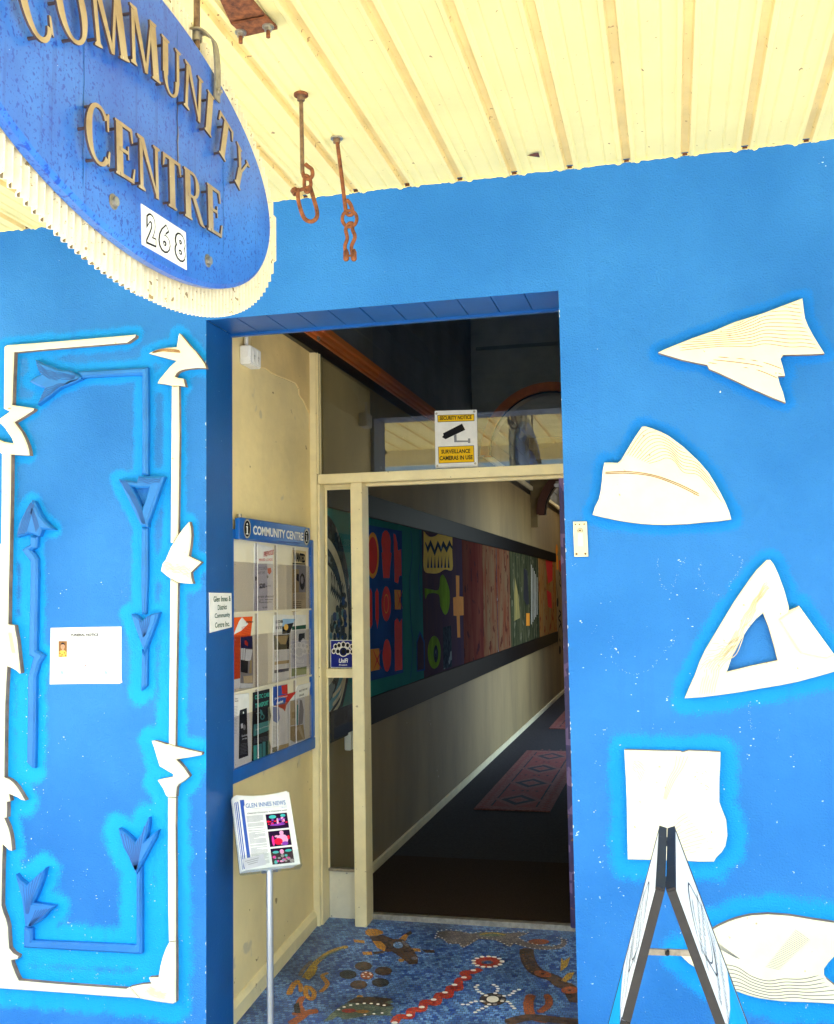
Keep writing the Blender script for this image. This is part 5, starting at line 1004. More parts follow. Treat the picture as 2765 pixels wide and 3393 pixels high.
# ------------------------------------------------------------------ newsletter stand
yaw, tilt = R(35), R(35)
wv = Vector((math.cos(yaw), math.sin(yaw), 0)); bk = Vector((-math.sin(yaw), math.cos(yaw), 0)); up = bk*math.sin(tilt)+Vector((0, 0, math.cos(tilt))); nn = wv.cross(up)
BL = Vector((-1.543, .030, .615)); W_, L_ = .222, .30
class Fr:                                        # frame on the tilted holder; u,v in metres
    def __init__(s, o): s.o = o
    def __call__(s, u, v, d=0): return s.o+wv*u+up*v+nn*d
H = Fr(BL); HPl = Plane(BL, nn, wv, up)
M_CLEAR = glassmat('clear_holder', (.93, .95, .96)); M_ALU = pm('brushed_aluminium', (.62, .64, .68), .32, .06, 40, metal=.85, stretch=(1, 1, .1))
base = H(W_/2, .02, -.03)
t = empty('brochure_stand', (base.x, base.y, ZPAVE), 'slim silver pole stand with a tilted clear holder, in front of the side wall', 'stand')
mb = MB(); zb0 = zf(base.y)
mb.tube([(base.x, base.y, zb0+.006), (base.x, base.y, base.z+.02)], .0125, M_ALU, 20); obj('pole', mb, t)
mb = MB(); mb.tube([(base.x, base.y, zb0+.001), (base.x, base.y, zb0+.004), (base.x, base.y, zb0+.010)], [.14, .14, .13], M_ALU, 32); obj('foot', mb, t)
mb = MB(); hb = lambda u0, u1, v0, v1, d0, d1: mb.quadbox(H((u0+u1)/2, (v0+v1)/2, (d0+d1)/2), wv*((u1-u0)/2), up*((v1-v0)/2), nn*((d1-d0)/2), M_CLEAR)
hb(0, W_, 0, L_+.004, -.034, -.031); hb(0, W_, -.003, 0, -.034, .004); hb(0, W_, .0, .058, .001, .004); hb(-.003, 0, 0, .10, -.031, .004); hb(W_, W_+.003, 0, .10, -.031, .004)
hb(-.003, 0, .10, L_-.02, -.034, -.012); hb(W_, W_+.003, .10, L_-.02, -.034, -.012)
obj('holder', mb, t)
mb = MB(); mb.quadbox(H(W_/2, .03, -.040), wv*.03, up*.03, nn*.005, M_ALU); obj('bracket', mb, t)
rr = random.Random(8); mb = MB()
for k in range(8):
    dx = .010-(0, .0065, .012, .016, .018, .0195, .0205, .021)[7-k]+rr.uniform(-.0005, .0005); d = -.029+k*.0036
    if True:
        ww = .198; n = 6; top = [H(.010+dx+ww*i/n, L_-.014-.010*math.sin(math.pi*i/n)+.0015*k-.008*(k == 7), d) for i in range(n+1)]; bot = [H(.010+dx+ww*i/n, .004, d) for i in range(n+1)]
        th = nn*.0030; P = bot+top[::-1]; m2 = M_PAPER
        mb.poly([p+th for p in P], m2, nn); N_ = len(P); mb.add([p+th for p in P]+P, [(i, (i+1) % N_, N_+(i+1) % N_, N_+i) for i in range(N_)], m2)
        o_ = d+.0035
        if k < 7: mb.poly([H(.010+dx+.0022, .010, o_), H(.010+dx+.0058, .010, o_), H(.010+dx+.0058, .268, o_), H(.010+dx+.0022, .268, o_)], M_BLUEP, nn)
        else: mb.poly([H(.010+dx+.006, .012, o_), H(.010+dx+.018, .012, o_), H(.010+dx+.018, .245, o_), H(.010+dx+.022, .252, o_), H(.010+dx+.022, .272, o_), H(.010+dx+.006, .272, o_)], M_BLUEP, nn)
dq = -.029+7*.0036+.0037; X0 = .013
def onp(u, v): return H(X0+u, v, 0)
def nbox(u0, v0, u1, v1, m_, o=0): mb.poly([H(X0+u0, v0, dq+o), H(X0+u1, v0, dq+o), H(X0+u1, v1, dq+o), H(X0+u0, v1, dq+o)], m_, nn)
M_NAVT = flat('newsletter_blue_ink', (.10, .20, .45))
lettering(mb, 'GLEN INNES NEWS', H(X0+.032, .238, dq), H(X0+.185, .238, dq), H(X0+.032, .256, dq), M_NAVT, .0003, bold=.015, n=nn)
nbox(.030, .2330, .188, .2336, M_GREYINK); lettering(mb, '1 8 1 7', H(X0+.165, .224, dq), H(X0+.186, .224, dq), H(X0+.165, .230, dq), M_NAVT, .0003, n=nn)
lettering(mb, 'District Concert, a Concert with', H(X0+.034, .213, dq), H(X0+.186, .213, dq), H(X0+.034, .219, dq), M_INK, .0003, bold=.02, n=nn, shear=.3)
for k in range(52):
    v = .204-k*.0036
    if v < .02: break
    if rr.random() < .88: nbox(.030, v, .092-(rr.uniform(0, .05) if rr.random() < .2 else 0), v+.0013, M_GREYINK)
M_PH = flat('concert_black', (.02, .005, .03)); M_MAG = flat('stage_magenta', (.75, .04, .32)); M_PK = flat('stage_pink', (.85, .35, .60)); M_TQ = flat('stage_turquoise', (.05, .45, .45)); M_RR = flat('guitar_red', (.8, .01, .05)); M_VIO = flat('stage_violet', (.25, .05, .45))
for j, (v0, v1) in enumerate(((.146, .206), (.079, .139), (.012, .072))):
    nbox(.102, v0, .184, v1, M_PH, .0002)
    def e_(u, v, ru, rv, m_, o): mb.poly([H(X0+.102+u+ru*math.cos(a), v0+v+rv*math.sin(a), dq+o) for a in (2*math.pi*k/14 for k in range(14))], m_, nn)
    if j == 0:
        for k in range(26): e_(rr.uniform(.006, .076), rr.uniform(.016, .04), rr.uniform(.002, .006), rr.uniform(.002, .005), rr.choice([M_MAG, M_PK, M_VIO, M_RR]), .0005+k*.00001)
        e_(.042, .030, .0035, .012, M_PK, .0009); e_(.025, .048, .014, .007, M_TQ, .0006); e_(.065, .050, .010, .006, M_TQ, .0006); e_(.04, .016, .03, .004, M_VIO, .0008)
    if j == 1:
        e_(.05, .024, .022, .020, M_PK, .0006); e_(.050, .050, .008, .0085, M_PK, .0007); e_(.034, .018, .016, .013, M_RR, .0009); e_(.015, .022, .005, .02, M_MAG, .0006); e_(.074, .03, .005, .008, M_RR, .0007); e_(.058, .008, .012, .008, M_VIO, .0008); e_(.03, .038, .008, .004, M_PK, .0009)
    if j == 2:
        e_(.041, .045, .008, .009, M_PK, .0009); e_(.018, .045, .012, .005, M_TQ, .0006); e_(.066, .047, .013, .005, M_TQ, .0006)
        for k in range(16): e_(rr.uniform(.006, .076), rr.uniform(.006, .030), rr.uniform(.003, .009), rr.uniform(.003, .007), rr.choice([M_PK, M_TQ, M_GRY, M_MAG]), .0007+k*.00001)
tag(obj('newsletter_stack', mb), 'fanned stack of white newsletters with blue edges and three pink concert photos', 'newspapers')
mb = MB(); c = H(.050, .030, .0002)
a_, b_ = wv*math.cos(.15)+up*math.sin(.15), up*math.cos(.15)-wv*math.sin(.15)
mb.quadbox(c, a_*.040, b_*.020, nn*.0004, M_LILAC)
for k in range(3): mb.quadbox(c-a_*.006+b_*(.010-k*.007), a_*(.026-k*.004), b_*.0009, nn*.0007, M_GREYINK)
tag(obj('business_card', mb), 'small grey card propped in the front of the clear newsletter holder', 'card')

# ------------------------------------------------------------------ folding board sign on the pavement
t = empty('folding_sign', (-.035, -1.07, ZPAVE), 'black framed folding board sign with white faces, standing open by the right wall', 'sandwich board')
M_BOARD = pm('whiteboard_face', (.78, .81, .82), .8, .05, 6, spec=.05); M_FRM = pm('worn_black_frame', (.012, .009, .008), .5, .3, 14, spec=.3, specks=[((.05, .035, .025), 30, .68)]); M_FRMD = pm('grey_edge_rail', (.022, .019, .017), .5, .25, 25, spec=.3); M_CYAN = flat('cyan_print', (.01, .36, .75), .8, .05); M_SCR = flat('marker_blue_grey', (.035, .05, .08))
YN, YFa = -1.345, -.785; zt = .997; Lb = 1.085
def board(sgn):
    x0 = -.035+sgn*.010; bx = (.300 if sgn < 0 else .352)
    s_ = Vector((sgn*bx/1.037, 0, -1)).normalized(); out = Vector((sgn*1.0, 0, sgn*s_.x/(-s_.z)*sgn)).normalized(); out = Vector((-s_.z*sgn, 0, s_.x*sgn)).normalized()
    yv = Vector((0, 1, 0))
    P = lambda y, l, d: Vector((x0, y, zt))+s_*l+out*d
    def qb(mb, y0, y1, l0, l1, d0, d1, m_): mb.quadbox(P((y0+y1)/2, (l0+l1)/2, (d0+d1)/2), yv*((y1-y0)/2), s_*((l1-l0)/2), out*((d1-d0)/2), m_)
    r = empty('board', (x0, (YN+YFa)/2, ZPAVE), None, None); r.parent = t; r.location = Vector((x0, (YN+YFa)/2, ZPAVE))-Vector(t.location)
    def o(nm, mb, **k): return obj(nm, mb, r, **k)
    mb = MB(); qb(mb, YN+.004, YFa-.004, .004, Lb-.03, .002, .010, M_BOARD)
    q = lambda pts, m_, d: mb.poly([P(YN+a*(YFa-YN), l, d) for a, l in pts], m_, out)
    q([(.94, .35), (.70, .345), (.40, .325), (.04, .285), (.04, 1.05), (.94, 1.05)], M_CYAN, .0106)
    pl = Plane(P(YN, 0, 0), out, yv, -s_)
    rr = random.Random(3+sgn)
    el = [P(YN+(.5+.32*math.cos(a)+.05*math.sin(a*3))*(YFa-YN), .165+.085*math.sin(a), 0) for a in (2*math.pi*k/36 for k in range(37))]
    mb.strip(el, .0055, pl, .0108, M_SCR); mb.strip([P(YN+(.5+.27*math.cos(a))*(YFa-YN), .165+.06*math.sin(a), 0) for a in (2*math.pi*k/30 for k in range(24))], .0035, pl, .0108, M_SCR)
    for row, (l, sz) in enumerate(((.145, .015), (.175, .02), (.25, .03), (.295, .026))):
        y = YN+.10*(YFa-YN)
        while y < YFa-.08:
            w_ = rr.uniform(.015, .03)*(1+row*.1); mb.strip([P(y+w_*k/5, l+sz*(.5*math.sin(k*2.1+rr.uniform(0, 1))), 0) for k in range(6)], .0038, pl, .0109, M_SCR); y += w_+rr.uniform(.004, .014)
    o('face', mb)
    for y0, y9 in ((YN, YN+.018), (YFa-.022, YFa)):
        mb = MB(); qb(mb, y0, y9, (.272 if y0 == YN else 0), Lb, -.008, .011, M_FRM); o('leg', mb)
    mb = MB(); qb(mb, YN, YFa, -.006, -.0005, -.008, .0112, M_FRM); o('rail', mb)
    mb = MB(); qb(mb, YN, YN+.003, 0, .270, -.008, .0105, M_FRMD); o('edge_strip', mb)
    mb = MB(); qb(mb, YN+.0185, YFa-.0185, Lb-.06, Lb-.035, -.006, .0112, M_FRM); o('rail', mb)
    mb = MB(); qb(mb, YN+.019, YFa-.019, .004, .2, -.008, -.006, M_WHITE); o('inner_panel', mb)
    return P, r
PL, rl = board(-1); PR_, r2 = board(1)
for y in (-1.26, -.9):
    mb = MB(); mb.tube([(-.035, y-.02, zt-.004), (-.035, y+.02, zt-.004)], .006, M_FRMD, 10); mb.box(-.043, -.027, y-.014, y+.014, zt-.012, zt-.007, M_FRMD); obj('hinge', mb, t)
a = PL(-1.08, .215, -.004); b = PR_(-1.08, .215, -.004)
mb = MB(); m_ = (a+b)/2-Vector((0.01, 0, .0)); mb.quadbox((a+m_)/2, (m_-a)/2, Vector((0, .004, 0)), Vector((0, 0, .0065)), M_STEEL); mb.quadbox((b+m_)/2+Vector((0, .006, -.001)), (b-m_)/2, Vector((0, .003, 0)), Vector((0, 0, .0065)), M_STEEL); mb.disc((m_.x, m_.y-.010, m_.z), (0, 1, 0), .005, .02, M_FRMD, 12)
obj('brace', mb, t)
mb = MB(); c = PR_(YN-.0012, .40, .0015); d = (PR_(0, 1, 0)-PR_(0, 0, 0)).normalized(); e = (PR_(0, 0, 1)-PR_(0, 0, 0)).normalized(); mb.quadbox(c, d*.014, Vector((0, .0008, 0)), e*.0085, flat('brown_tape', (.32, .20, .12))); obj('tape', mb, t, label='patch of brown tape on the right leg')

# ------------------------------------------------------------------ things hanging from the verandah
CP = Plane((0, 0, ZCEIL), (0, 0, -1), (1, 0, 0), (0, 1, 0))
c2 = crop(600, 0, 1.5782)
def at_y(x, y, Y): return PY(Y).at(x, y)
def link(mb, c, ax1, ax2, ra, rb, r=.0042, mat=M_RUST, a0=0, a1=2*math.pi, n=22):
    c = Vector(c); full = a1-a0 > 6.2; m_ = n if full else n+1
    mb.tube([c+Vector(ax1)*(ra*math.cos(a))+Vector(ax2)*(rb*math.sin(a)) for a in (a0+(a1-a0)*k/n for k in range(m_))], r, mat, 8, full)
Z = Vector((0, 0, 1)); Xv = Vector((1, 0, 0)); Yv = Vector((0, 1, 0))
# first rod: shackle
q0 = CP.at(*c2([(628,490)])[0]); Y1 = q0.y
g = lambda x, y, Y=Y1: at_y(*c2([(x, y)])[0], Y)
t = empty('rod_with_shackle', q0-Vector((0, 0, .6)), 'rusty ceiling rod with an open hook holding a long empty shackle', 'hanging rod')
mb = MB(); mb.tube([g(628,492), g(632,700), g(636,905)], .0062, M_DKRUST, 12); obj('rod', mb, t)
mb = MB(); mb.disc(q0-Z*.006, (0, 0, 1), .021, .006, M_RUST, 20); mb.disc(q0-Z*.020, (0, 0, 1), .012, .014, M_DKRUST, 6); obj('nut', mb, t)
mb = MB(); mb.tube(spline([tuple(g(636,895)), tuple(g(645,925)), tuple(g(670,935)), tuple(g(688,915)), tuple(g(684,885)), tuple(g(665,870)), tuple(g(652,858))], 5), .0060, M_RUST, 10); obj('hook', mb, t)
mb = MB(); mb.tube([tuple(g(x, y)) for x, y in spline([(648,915),(668,925),(680,960),(668,1000),(652,1000),(645,965),(648,915)], 4)][:-1], .0055, M_RUST, 10, True); obj('link', mb, t)
mb = MB(); mb.tube(spline([tuple(g(612,985)), tuple(g(612,1030)), tuple(g(622,1080)), tuple(g(645,1140)), tuple(g(680,1158)), tuple(g(708,1140)), tuple(g(712,1105)), tuple(g(695,1040)), tuple(g(675,975))], 6), .0062, M_RUST, 10); sh = obj('shackle', mb, t)
mb = MB(); mb.tube([g(588,1003), g(680,975)], .0055, M_RUST, 10); mb.tube([g(588,990, Y1), g(604,1012, Y1)], .011, M_RUST, 8); obj('pin', mb, sh)
# second rod: chain
q0 = CP.at(*c2([(815,718)])[0]); Y2 = q0.y
g = lambda x, y, Y=Y2: at_y(*c2([(x, y)])[0], Y)
t = empty('rod_with_chain', q0-Vector((0, 0, .7)), 'rusty ceiling rod ending in a short chain and twisted links, nearer the wall', 'hanging rod')
mb = MB(); mb.tube([g(815,722), g(838,900), g(862,1100)], .0066, M_RUST, 12); obj('rod', mb, t)
mb = MB(); mb.disc(q0-Z*.005, (0, 0, 1), .020, .005, M_BOLT, 20); mb.disc(q0-Z*.018, (0, 0, 1), .012, .013, M_DKRUST, 6); obj('nut', mb, t)
mb = MB(); mb.tube(spline([tuple(g(862,1095)), tuple(g(872,1120)), tuple(g(892,1122)), tuple(g(898,1100)), tuple(g(885,1065)), tuple(g(868,1045))], 5), .0062, M_RUST, 10); obj('hook', mb, t)
mb = MB(); link(mb, g(882,1143), (g(920,1143)-g(882,1143)).normalized(), Z, .0245, .0265, .0058); obj('link', mb, t)
mb = MB(); mb.tube(spline([tuple(g(868,1350)), tuple(g(858,1290)), tuple(g(870,1245)), tuple(g(862,1200)), tuple(g(876,1172)), tuple(g(896,1168)), tuple(g(898,1200)), tuple(g(910,1240)), tuple(g(892,1290)), tuple(g(900,1345))], 6), .0062, M_RUST, 10); obj('link', mb, t)
for a in (864, 904):
    mb = MB(); c = g(a, 1338); mb.tube([c-Z*.016, c-Z*.010, c+Z*.012, c+Z*.022], [.006, .010, .0095, .005], M_RUST, 10); obj('end', mb, t)
mb = MB(); mb.tube([g(864,1338), g(904,1335)], .004, M_RUST, 8); obj('pin', mb, t)
# rusty bracket
pl_ = Plane((0, 0, ZCEIL-.012), (0, 0, -1), (1, 0, 0), (0, 1, 0))
mb = MB(); P = [pl_.at(*p) for p in c2([(190,-30),(345,-30),(440,85),(505,150),(335,190),(262,125)])]
N_ = len(P); mb.poly(P, M_RUST, Vector((0, 0, -1))); mb.add(P+[p+Z*.008 for p in P], [(i, (i+1) % N_, N_+(i+1) % N_, N_+i) for i in range(N_)], M_RUST)
t = tag(obj('ceiling_bracket', mb), 'flat rust brown steel plate bolted under the verandah roof, top of the picture', 'bracket')
mb = MB(); P = [pl_.at(*p, .012) for p in c2([(262,125),(300,120),(440,95),(500,140),(505,152),(335,190)])]; mb.poly(P, M_RUST, Vector((0, 0, -1))); mb.add(P+[p+Z*.006 for p in P], [(i, (i+1) % 6, 6+(i+1) % 6, 6+i) for i in range(6)], M_RUST); obj('flange', mb, t)
for a, b in ((312, 165), (456, 135)):
    mb = MB(); c = pl_.at(*c2([(a, b)])[0], .012); mb.disc(c-Z*.004, (0, 0, 1), .015, .004, M_BOLT, 18); mb.disc(c-Z*.013, (0, 0, 1), .010, .009, M_BOLT, 6); mb.disc(c-Z*.030, (0, 0, 1), .0055, .020, M_RUST, 10); obj('bolt', mb, t)
for i, (a, b, c_) in enumerate((((150,812), (195,800), (197,822)),)):
    cc_ = crop(1665, 0, 1.5782); P = [CP.at(*p, .004+.002*k) for k, p in enumerate(cc_([(130,812),(165,800),(190,797),(197,822),(165,818)]))]
    mb = MB(); mb.poly(P, M_BROWN, Vector((0, 0, -1))); tag(obj('dead_leaf', mb), 'small curled brown leaf caught in cobweb under the verandah roof', 'leaf')

# ------------------------------------------------------------------ the hanging oval sign
SX = -1.0; TL = R(1.6)
cS = crop(0, 0, 1.736)
t = empty('hanging_sign', (SX-.03, -1.68, 2.25), 'blue oval hanging sign with raised gold letters and corrugated cream edging', 'sign')
def oval(yc, zc, a, b, n=96, tl=0.0):
    return [(yc+a*math.cos(q)*math.cos(tl)-b*math.sin(q)*math.sin(tl), zc+a*math.cos(q)*math.sin(tl)+b*math.sin(q)*math.cos(tl)) for q in (2*math.pi*k/n for k in range(n))]
def signmat():
    m = pm('sign_blue_paint', (.022, .10, .47), .32, .2, 3, col2=(.055, .23, .70), lo=.3, hi=.7, bump=.12, bscale=40, bdist=.003, specks=[((.018, .075, .44), 85, .60), ((.02, .07, .42), 170, .62), ((.55, .62, .75), 120, .76)])
    tr = m.node_tree; N, L = tr.nodes, tr.links; b = N['Principled BSDF']; src = b.inputs['Base Color'].links[0].from_socket
    tc = N.new('ShaderNodeTexCoord'); mp = N.new('ShaderNodeMapping'); mp.inputs['Scale'].default_value = (1, 38, 1.6); L.new(tc.outputs['Object'], mp.inputs[0])
    no = N.new('ShaderNodeTexNoise'); no.inputs['Scale'].default_value = 1.5; no.inputs['Detail'].default_value = 5; L.new(mp.outputs[0], no.inputs['Vector'])
    r = N.new('ShaderNodeValToRGB'); r.color_ramp.elements[0].position = .60; r.color_ramp.elements[1].position = .68; r.color_ramp.elements[0].color = (0, 0, 0, 1); r.color_ramp.elements[1].color = (.35, .35, .35, 1); L.new(no.outputs[0], r.inputs[0])
    mx = N.new('ShaderNodeMix'); mx.data_type = 'RGBA'; L.new(r.outputs[0], mx.inputs[0]); L.new(src, mx.inputs[6]); mx.inputs[7].default_value = (.02, .045, .30, 1); L.new(mx.outputs[2], b.inputs['Base Color']); return m
M_SIGN = signmat(); M_SHEETD = pm('corrugation_valley_dirt_and_shade', (.17, .13, .07), .7, .25, 60)  # valley dirt, darkened further to paint in shade between the ridges
F = oval(-1.682, 2.569, .6585, .293)
n = len(F); mb = MB()
fr = [(SX, -1.682+(y+1.682)*.985, 2.569+(z-2.569)*.965) for y, z in F]; md = [(SX-.006, y, z) for y, z in F]; bk_ = [(SX-.022, y, z) for y, z in F]
mb.poly(fr, M_SIGN, Xv); mb.add(fr+md, [(i, (i+1) % n, n+(i+1) % n, n+i) for i in range(n)], M_SIGN, True); mb.add(md+bk_, [(i, (i+1) % n, n+(i+1) % n, n+i) for i in range(n)], M_SIGN)
obj('face', mb, t)
mb = MB()
for y, (za, zb4) in ((-1.33, (2.40, 2.79)), (-1.565, (2.31, 2.83)), (-1.93, (2.33, 2.80))):
    mb = MB(); P = [(SX, y+.0012*math.sin(k*2.3), za+(zb4-za)*k/14) for k in range(15)]; mb.strip([Vector(p) for p in P], .0022, PX(SX), .0006, M_REVEAL); obj('plank_seam', mb, t)
mb2 = MB(); P = [Vector((SX, -1.565+.002*math.sin(k*1.9), 2.47+.21*k/12)) for k in range(13)]; mb2.strip(P, .0035, PX(SX), .0009, M_LETSIDE); mb2.strip([p+Yv*.003 for p in P[3:9]], .002, PX(SX), .0012, M_STEEL)
obj('crack', mb2, t)
# corrugated sheets, ridges upright, cut to a larger oval with a stepped edge
def corr(yc, zc, a, b, y0, y1, pitch_, amp, x, name):
    mb = MB(); ycur = y0; vs = []; K = int((y1-y0)/pitch_*8)
    for k in range(K+1):
        y = y0+(y1-y0)*k/K; yq = y0+round((y-y0)/pitch_)*pitch_     # edge stepped rib by rib
        yq = yq*.5+y*.5
        h = b*math.sqrt(max(0.0, 1-((yq-yc)/a)**2)); xx = x+amp*math.cos(2*math.pi*(y-y0)/pitch_)
        vs += [(xx, y, zc-h-.003), (xx, y, zc+h+.003), (xx-.003, y, zc-h-.003), (xx-.003, y, zc+h+.003)]
    for k in range(K):
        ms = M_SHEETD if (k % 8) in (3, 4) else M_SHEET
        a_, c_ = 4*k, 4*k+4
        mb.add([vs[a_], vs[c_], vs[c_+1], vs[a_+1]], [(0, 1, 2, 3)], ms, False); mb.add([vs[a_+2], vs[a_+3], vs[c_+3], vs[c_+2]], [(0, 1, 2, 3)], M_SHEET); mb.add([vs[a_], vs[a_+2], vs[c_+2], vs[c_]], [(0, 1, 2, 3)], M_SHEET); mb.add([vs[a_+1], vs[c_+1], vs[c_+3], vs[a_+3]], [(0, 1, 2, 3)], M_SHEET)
    return obj(name, mb, t)
corr(-1.66, 2.575, .745, .356, -2.39, -1.66, .0225, .0085, SX-.032, 'corrugated_sheet'); corr(-1.66, 2.585, .765, .360, -1.665, -.9, .020, .0070, SX-.040, 'corrugated_sheet')
# serif letters, built stroke by stroke
def glyph(ch):
    S, T = .245, .125       # thick and thin stems
    st = lambda x0, x1, y0=0, y1=1, w0=S, w1=None: [(x0-w0/2, y0), (x0+w0/2, y0), (x1+(w1 or w0)/2, y1), (x1-(w1 or w0)/2, y1)]
    sf = lambda x, y, w=.17, up=1: [(x-w, y), (x+w, y), (x+w, y+.035*up), (x+w*.45, y+.07*up), (x-w*.45, y+.07*up), (x-w, y+.035*up)]
    def arc(cx, cy, rx, ry, a0, a1, wt, wn, k=22):
        o, i = [], []
        for q in range(k+1):
            a = R(a0+(a1-a0)*q/k); w_ = wn+(wt-wn)*abs(math.cos(a))
            o.append((cx+rx*math.cos(a), cy+ry*math.sin(a))); i.append((cx+(rx-w_)*math.cos(a), cy+(ry-wn*.9)*math.sin(a)))
        return o+i[::-1]
    if ch == 'I': return .42, [st(.21, .21), sf(.21, 0), sf(.21, 1, up=-1)]
    if ch == 'C': return .86, [arc(.46, .5, .46, .54, 42, 318, .21, .08), [(.76, .66), (.82, .66), (.84, .98), (.79, .98), (.74, .90)], [(.74, .10), (.80, .04), (.85, .30), (.80, .32), (.76, .22)]]
    if ch == 'O': return .96, [arc(.48, .5, .48, .53, 0, 180, .21, .075), arc(.48, .5, .48, .53, 180, 360, .21, .075)]
    if ch == 'N': return 1.0, [st(.16, .16, w0=T), st(.80, .80, w0=T), [(.08, 1), (.28, 1), (.84, 0), (.78, 0)], sf(.16, 0, .14), sf(.80, 1, .14, -1), sf(.10, 1, .10, -1)]
    if ch == 'M': return 1.20, [st(.14, .18, w0=T), [(.14, 1), (.34, 1), (.64, .08), (.56, 0)], [(.56, 0), (.66, 0), (.96, 1), (.88, 1)], st(1.02, .96, w0=S), sf(.13, 0, .12), sf(1.02, 0, .17), sf(.18, 1, .12, -1), sf(.98, 1, .13, -1)]
    if ch == 'U': return .94, [st(.18, .18, .32, 1), st(.76, .76, .32, 1, T), arc(.45, .34, .355, .37, 180, 360, .17, .06)[:], sf(.18, 1, .18, -1), sf(.76, 1, .14, -1)]
    if ch == 'T': return .84, [st(.42, .42), sf(.42, 0, .19), [(.02, .93), (.82, .93), (.82, 1), (.02, 1)], [(.0, .74), (.05, .74), (.13, .93), (.02, .97)], [(.79, .74), (.84, .74), (.82, .97), (.71, .93)]]
    if ch == 'Y': return .92, [st(.46, .46, 0, .48), sf(.46, 0, .19), [(.38, .46), (.54, .46), (.27, 1), (.07, 1)], [(.47, .46), (.55, .46), (.82, 1), (.74, 1)], sf(.17, 1, .17, -1), sf(.78, 1, .13, -1)]
    if ch == 'E': return .76, [st(.18, .18), sf(.18, 0, .16), sf(.16, 1, .14, -1), [(.18, .93), (.66, .93), (.66, 1), (.18, 1)], [(.64, .74), (.69, .74), (.68, .98), (.58, .94)], [(.18, .47), (.50, .47), (.50, .535), (.18, .535)], [(.48, .38), (.52, .38), (.52, .63), (.48, .63)], [(.18, 0), (.70, 0), (.70, .07), (.18, .07)], [(.62, .05), (.70, .02), (.75, .28), (.70, .28)]]
    if ch == 'R': return .94, [st(.18, .18), sf(.18, 0), sf(.14, 1, .13, -1), [(.18, .94), (.40, .94), (.40, 1), (.18, 1)], [(.18, .46), (.42, .46), (.42, .52), (.18, .52)], arc(.38, .73, .33, .27, -90, 90, .17, .06), [(.36, .48), (.54, .48), (.86, .05), (.96, 0), (.78, 0), (.70, .03)]]
def letter(ch, y, z, wd, hh, rot, slot):
    w0, polys = glyph(ch); mb = MB(); c, s_ = math.cos(rot), math.sin(rot)
    for k, P in enumerate(polys):
        Q = [((px/w0-.5)*wd, py*hh) for px, py in P]; Q = [(y+a*c-b*s_, z+a*s_+b*c) for a, b in Q]
        A = sum(Q[i-1][0]*Q[i][1]-Q[i][0]*Q[i-1][1] for i in range(len(Q)))
        if A < 0: Q.reverse()
        xf = SX+.022+k*.00012; N_ = len(Q); f = [(xf, a, b) for a, b in Q]; g_ = [(xf-.0045, a, b) for a, b in Q]
        mb.poly(f, M_LETTER, Xv); mb.add(f+g_, [(i, (i+1) % N_, N_+(i+1) % N_, N_+i) for i in range(N_)], M_LETSIDE); mb.poly(g_, M_LETSIDE, -Xv)
    P = polys[0]
    lowp = min(P, key=lambda q: q[1]); hip = max(P, key=lambda q: q[1])
    if ch in 'CO': pins = ((.10, .5), (.35, .97), (.35, .03))
    else: xm = (P[0][0]+P[1][0])/2; pins = ((xm, .12), (xm+(P[2][0]+P[3][0])/2-xm, .86))
    for (a, b) in pins:
        a = a/w0-.5
        yy = y+a*wd*c-b*hh*s_; zz_ = z+a*wd*s_+b*hh*c; mb.tube([(SX-.002, yy, zz_), (SX+.018, yy, zz_)], .003, M_LETSIDE, 8)
    return obj('letter', mb, t)
for ch, y, z, w_, h in (('C', -1.912, 2.384, .082, .104), ('E', -1.818, 2.391, .074, .104), ('N', -1.722, 2.397, .098, .105), ('T', -1.626, 2.404, .082, .105), ('R', -1.523, 2.411, .098, .106), ('E', -1.420, 2.419, .080, .106)):
    letter(ch, y, z, w_, h, R(3.5), 0)
for ch, y, z, w_, h, r_ in (('C', -2.088, 2.521, .085, .125, 25), ('O', -1.985, 2.570, .098, .118, 20), ('M', -1.868, 2.610, .128, .118, 13), ('M', -1.742, 2.636, .122, .116, 6), ('U', -1.632, 2.643, .090, .110, 1), ('N', -1.533, 2.645, .096, .104, -4), ('I', -1.458, 2.638, .045, .100, -9), ('T', -1.382, 2.615, .082, .100, -15), ('Y', -1.296, 2.580, .085, .100, -22)):
    letter(ch, y, z, w_, h, R(r_), 0)
SF = PX(SX)
mb = MB(); mb.relief([cS([(815,1170),(1070,1335),(1076,1552),(820,1405)])], SF, .002, .0004, M_WHITE)
pls = obj('number_plate', mb, t)
mb = MB()
for body, q in (('2', [(835,1400),(893,1425),(835,1215)]), ('6', [(905,1440),(975,1470),(905,1268)]), ('8', [(998,1485),(1062,1525),(998,1318)])):
    a_, b_, c_ = [SF.at(x, y) for x, y in cS(q)]
    lettering(mb, body, a_, b_, c_, M_INK, .0026, bold=.075, n=Xv)
    e1, e2 = (b_-a_)*.085, (c_-a_)*.06
    lettering(mb, body, a_+e1+e2, b_-e1+e2, c_+e1-e2, M_WHITE, .0032, bold=.03, n=Xv)
obj('digits', mb, pls)
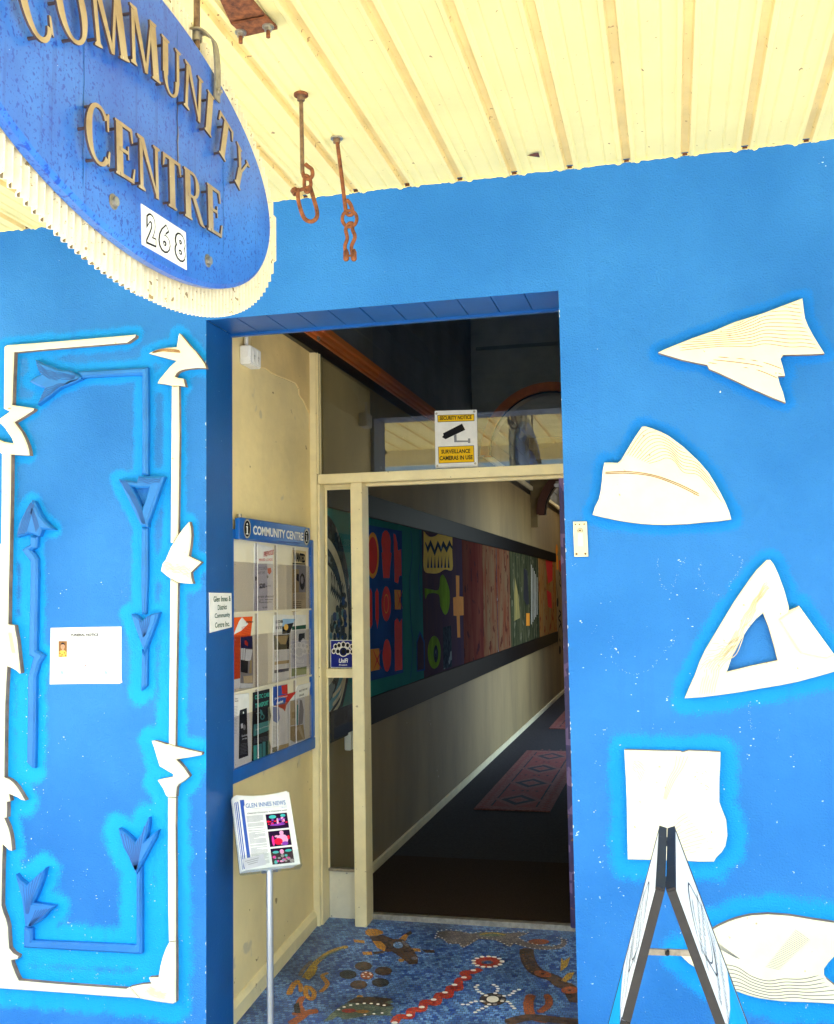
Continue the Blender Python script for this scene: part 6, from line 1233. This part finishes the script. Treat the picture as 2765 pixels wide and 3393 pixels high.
for y, z in ((-1.826, 2.346), (-1.414, 2.361)):
    mb = MB(); mb.disc((SX, y, z), (1, 0, 0), .015, .002, M_STEEL, 20); mb.disc((SX+.002, y, z), (1, 0, 0), .009, .007, M_BOLT, 12); obj('bolt', mb, t)
# hanging rod, bolt and strap
gy = -1.412; mb = MB(); mb.tube([(SX-.028, gy, 2.865), (SX-.028, gy, ZCEIL-.002)], .0075, M_DKRUST, 14); obj('rod', mb, t)
mb = MB(); mb.disc((SX-.028, gy, 2.905), (0, 0, 1), .020, .004, M_STEEL, 20); mb.disc((SX-.028, gy, 2.884), (0, 0, 1), .0125, .020, M_STEEL, 6); obj('nut', mb, t)
mb = MB(); pts = spline([(SX-.045, gy+.002, 2.908), (SX-.015, gy+.002, 2.906), (SX+.008, gy+.012, 2.888), (SX+.012, gy+.022, 2.85), (SX+.010, gy+.03, 2.80), (SX+.005, gy+.036, 2.755)], 5)
hw = .0145; vs = []
for i, p in enumerate(pts):
    p = Vector(p); tt = (Vector(pts[min(i+1, len(pts)-1)])-Vector(pts[max(0, i-1)])).normalized(); nrm = Vector((0, 1, 0)).cross(tt).normalized()
    vs += [p-Yv*hw+nrm*.002, p+Yv*hw+nrm*.002, p+Yv*hw-nrm*.002, p-Yv*hw-nrm*.002]
for i in range(len(pts)-1):
    a_, b_ = 4*i, 4*i+4
    mb.add([vs[a_+k] for k in range(4)]+[vs[b_+k] for k in range(4)], [(k, (k+1) % 4, 4+(k+1) % 4, 4+k) for k in range(4)]+([(0, 1, 2, 3)] if i == 0 else [])+([(4, 5, 6, 7)] if i == len(pts)-2 else []), M_STEEL)
obj('strap', mb, t)
mb = MB(); mb.disc((SX+.005, gy+.036, 2.775), (1, 0, 0), .009, .008, M_BOLT, 6); mb.disc((SX+.013, gy+.036, 2.775), (1, 0, 0), .004, .006, M_BOLT, 10); obj('bolt', mb, t)
mb = MB(); yn_ = -2.02; mb.tube([(SX-.028, yn_, 2.86), (SX-.028, yn_, ZCEIL-.002)], .0075, M_DKRUST, 14); obj('rod', mb, t)
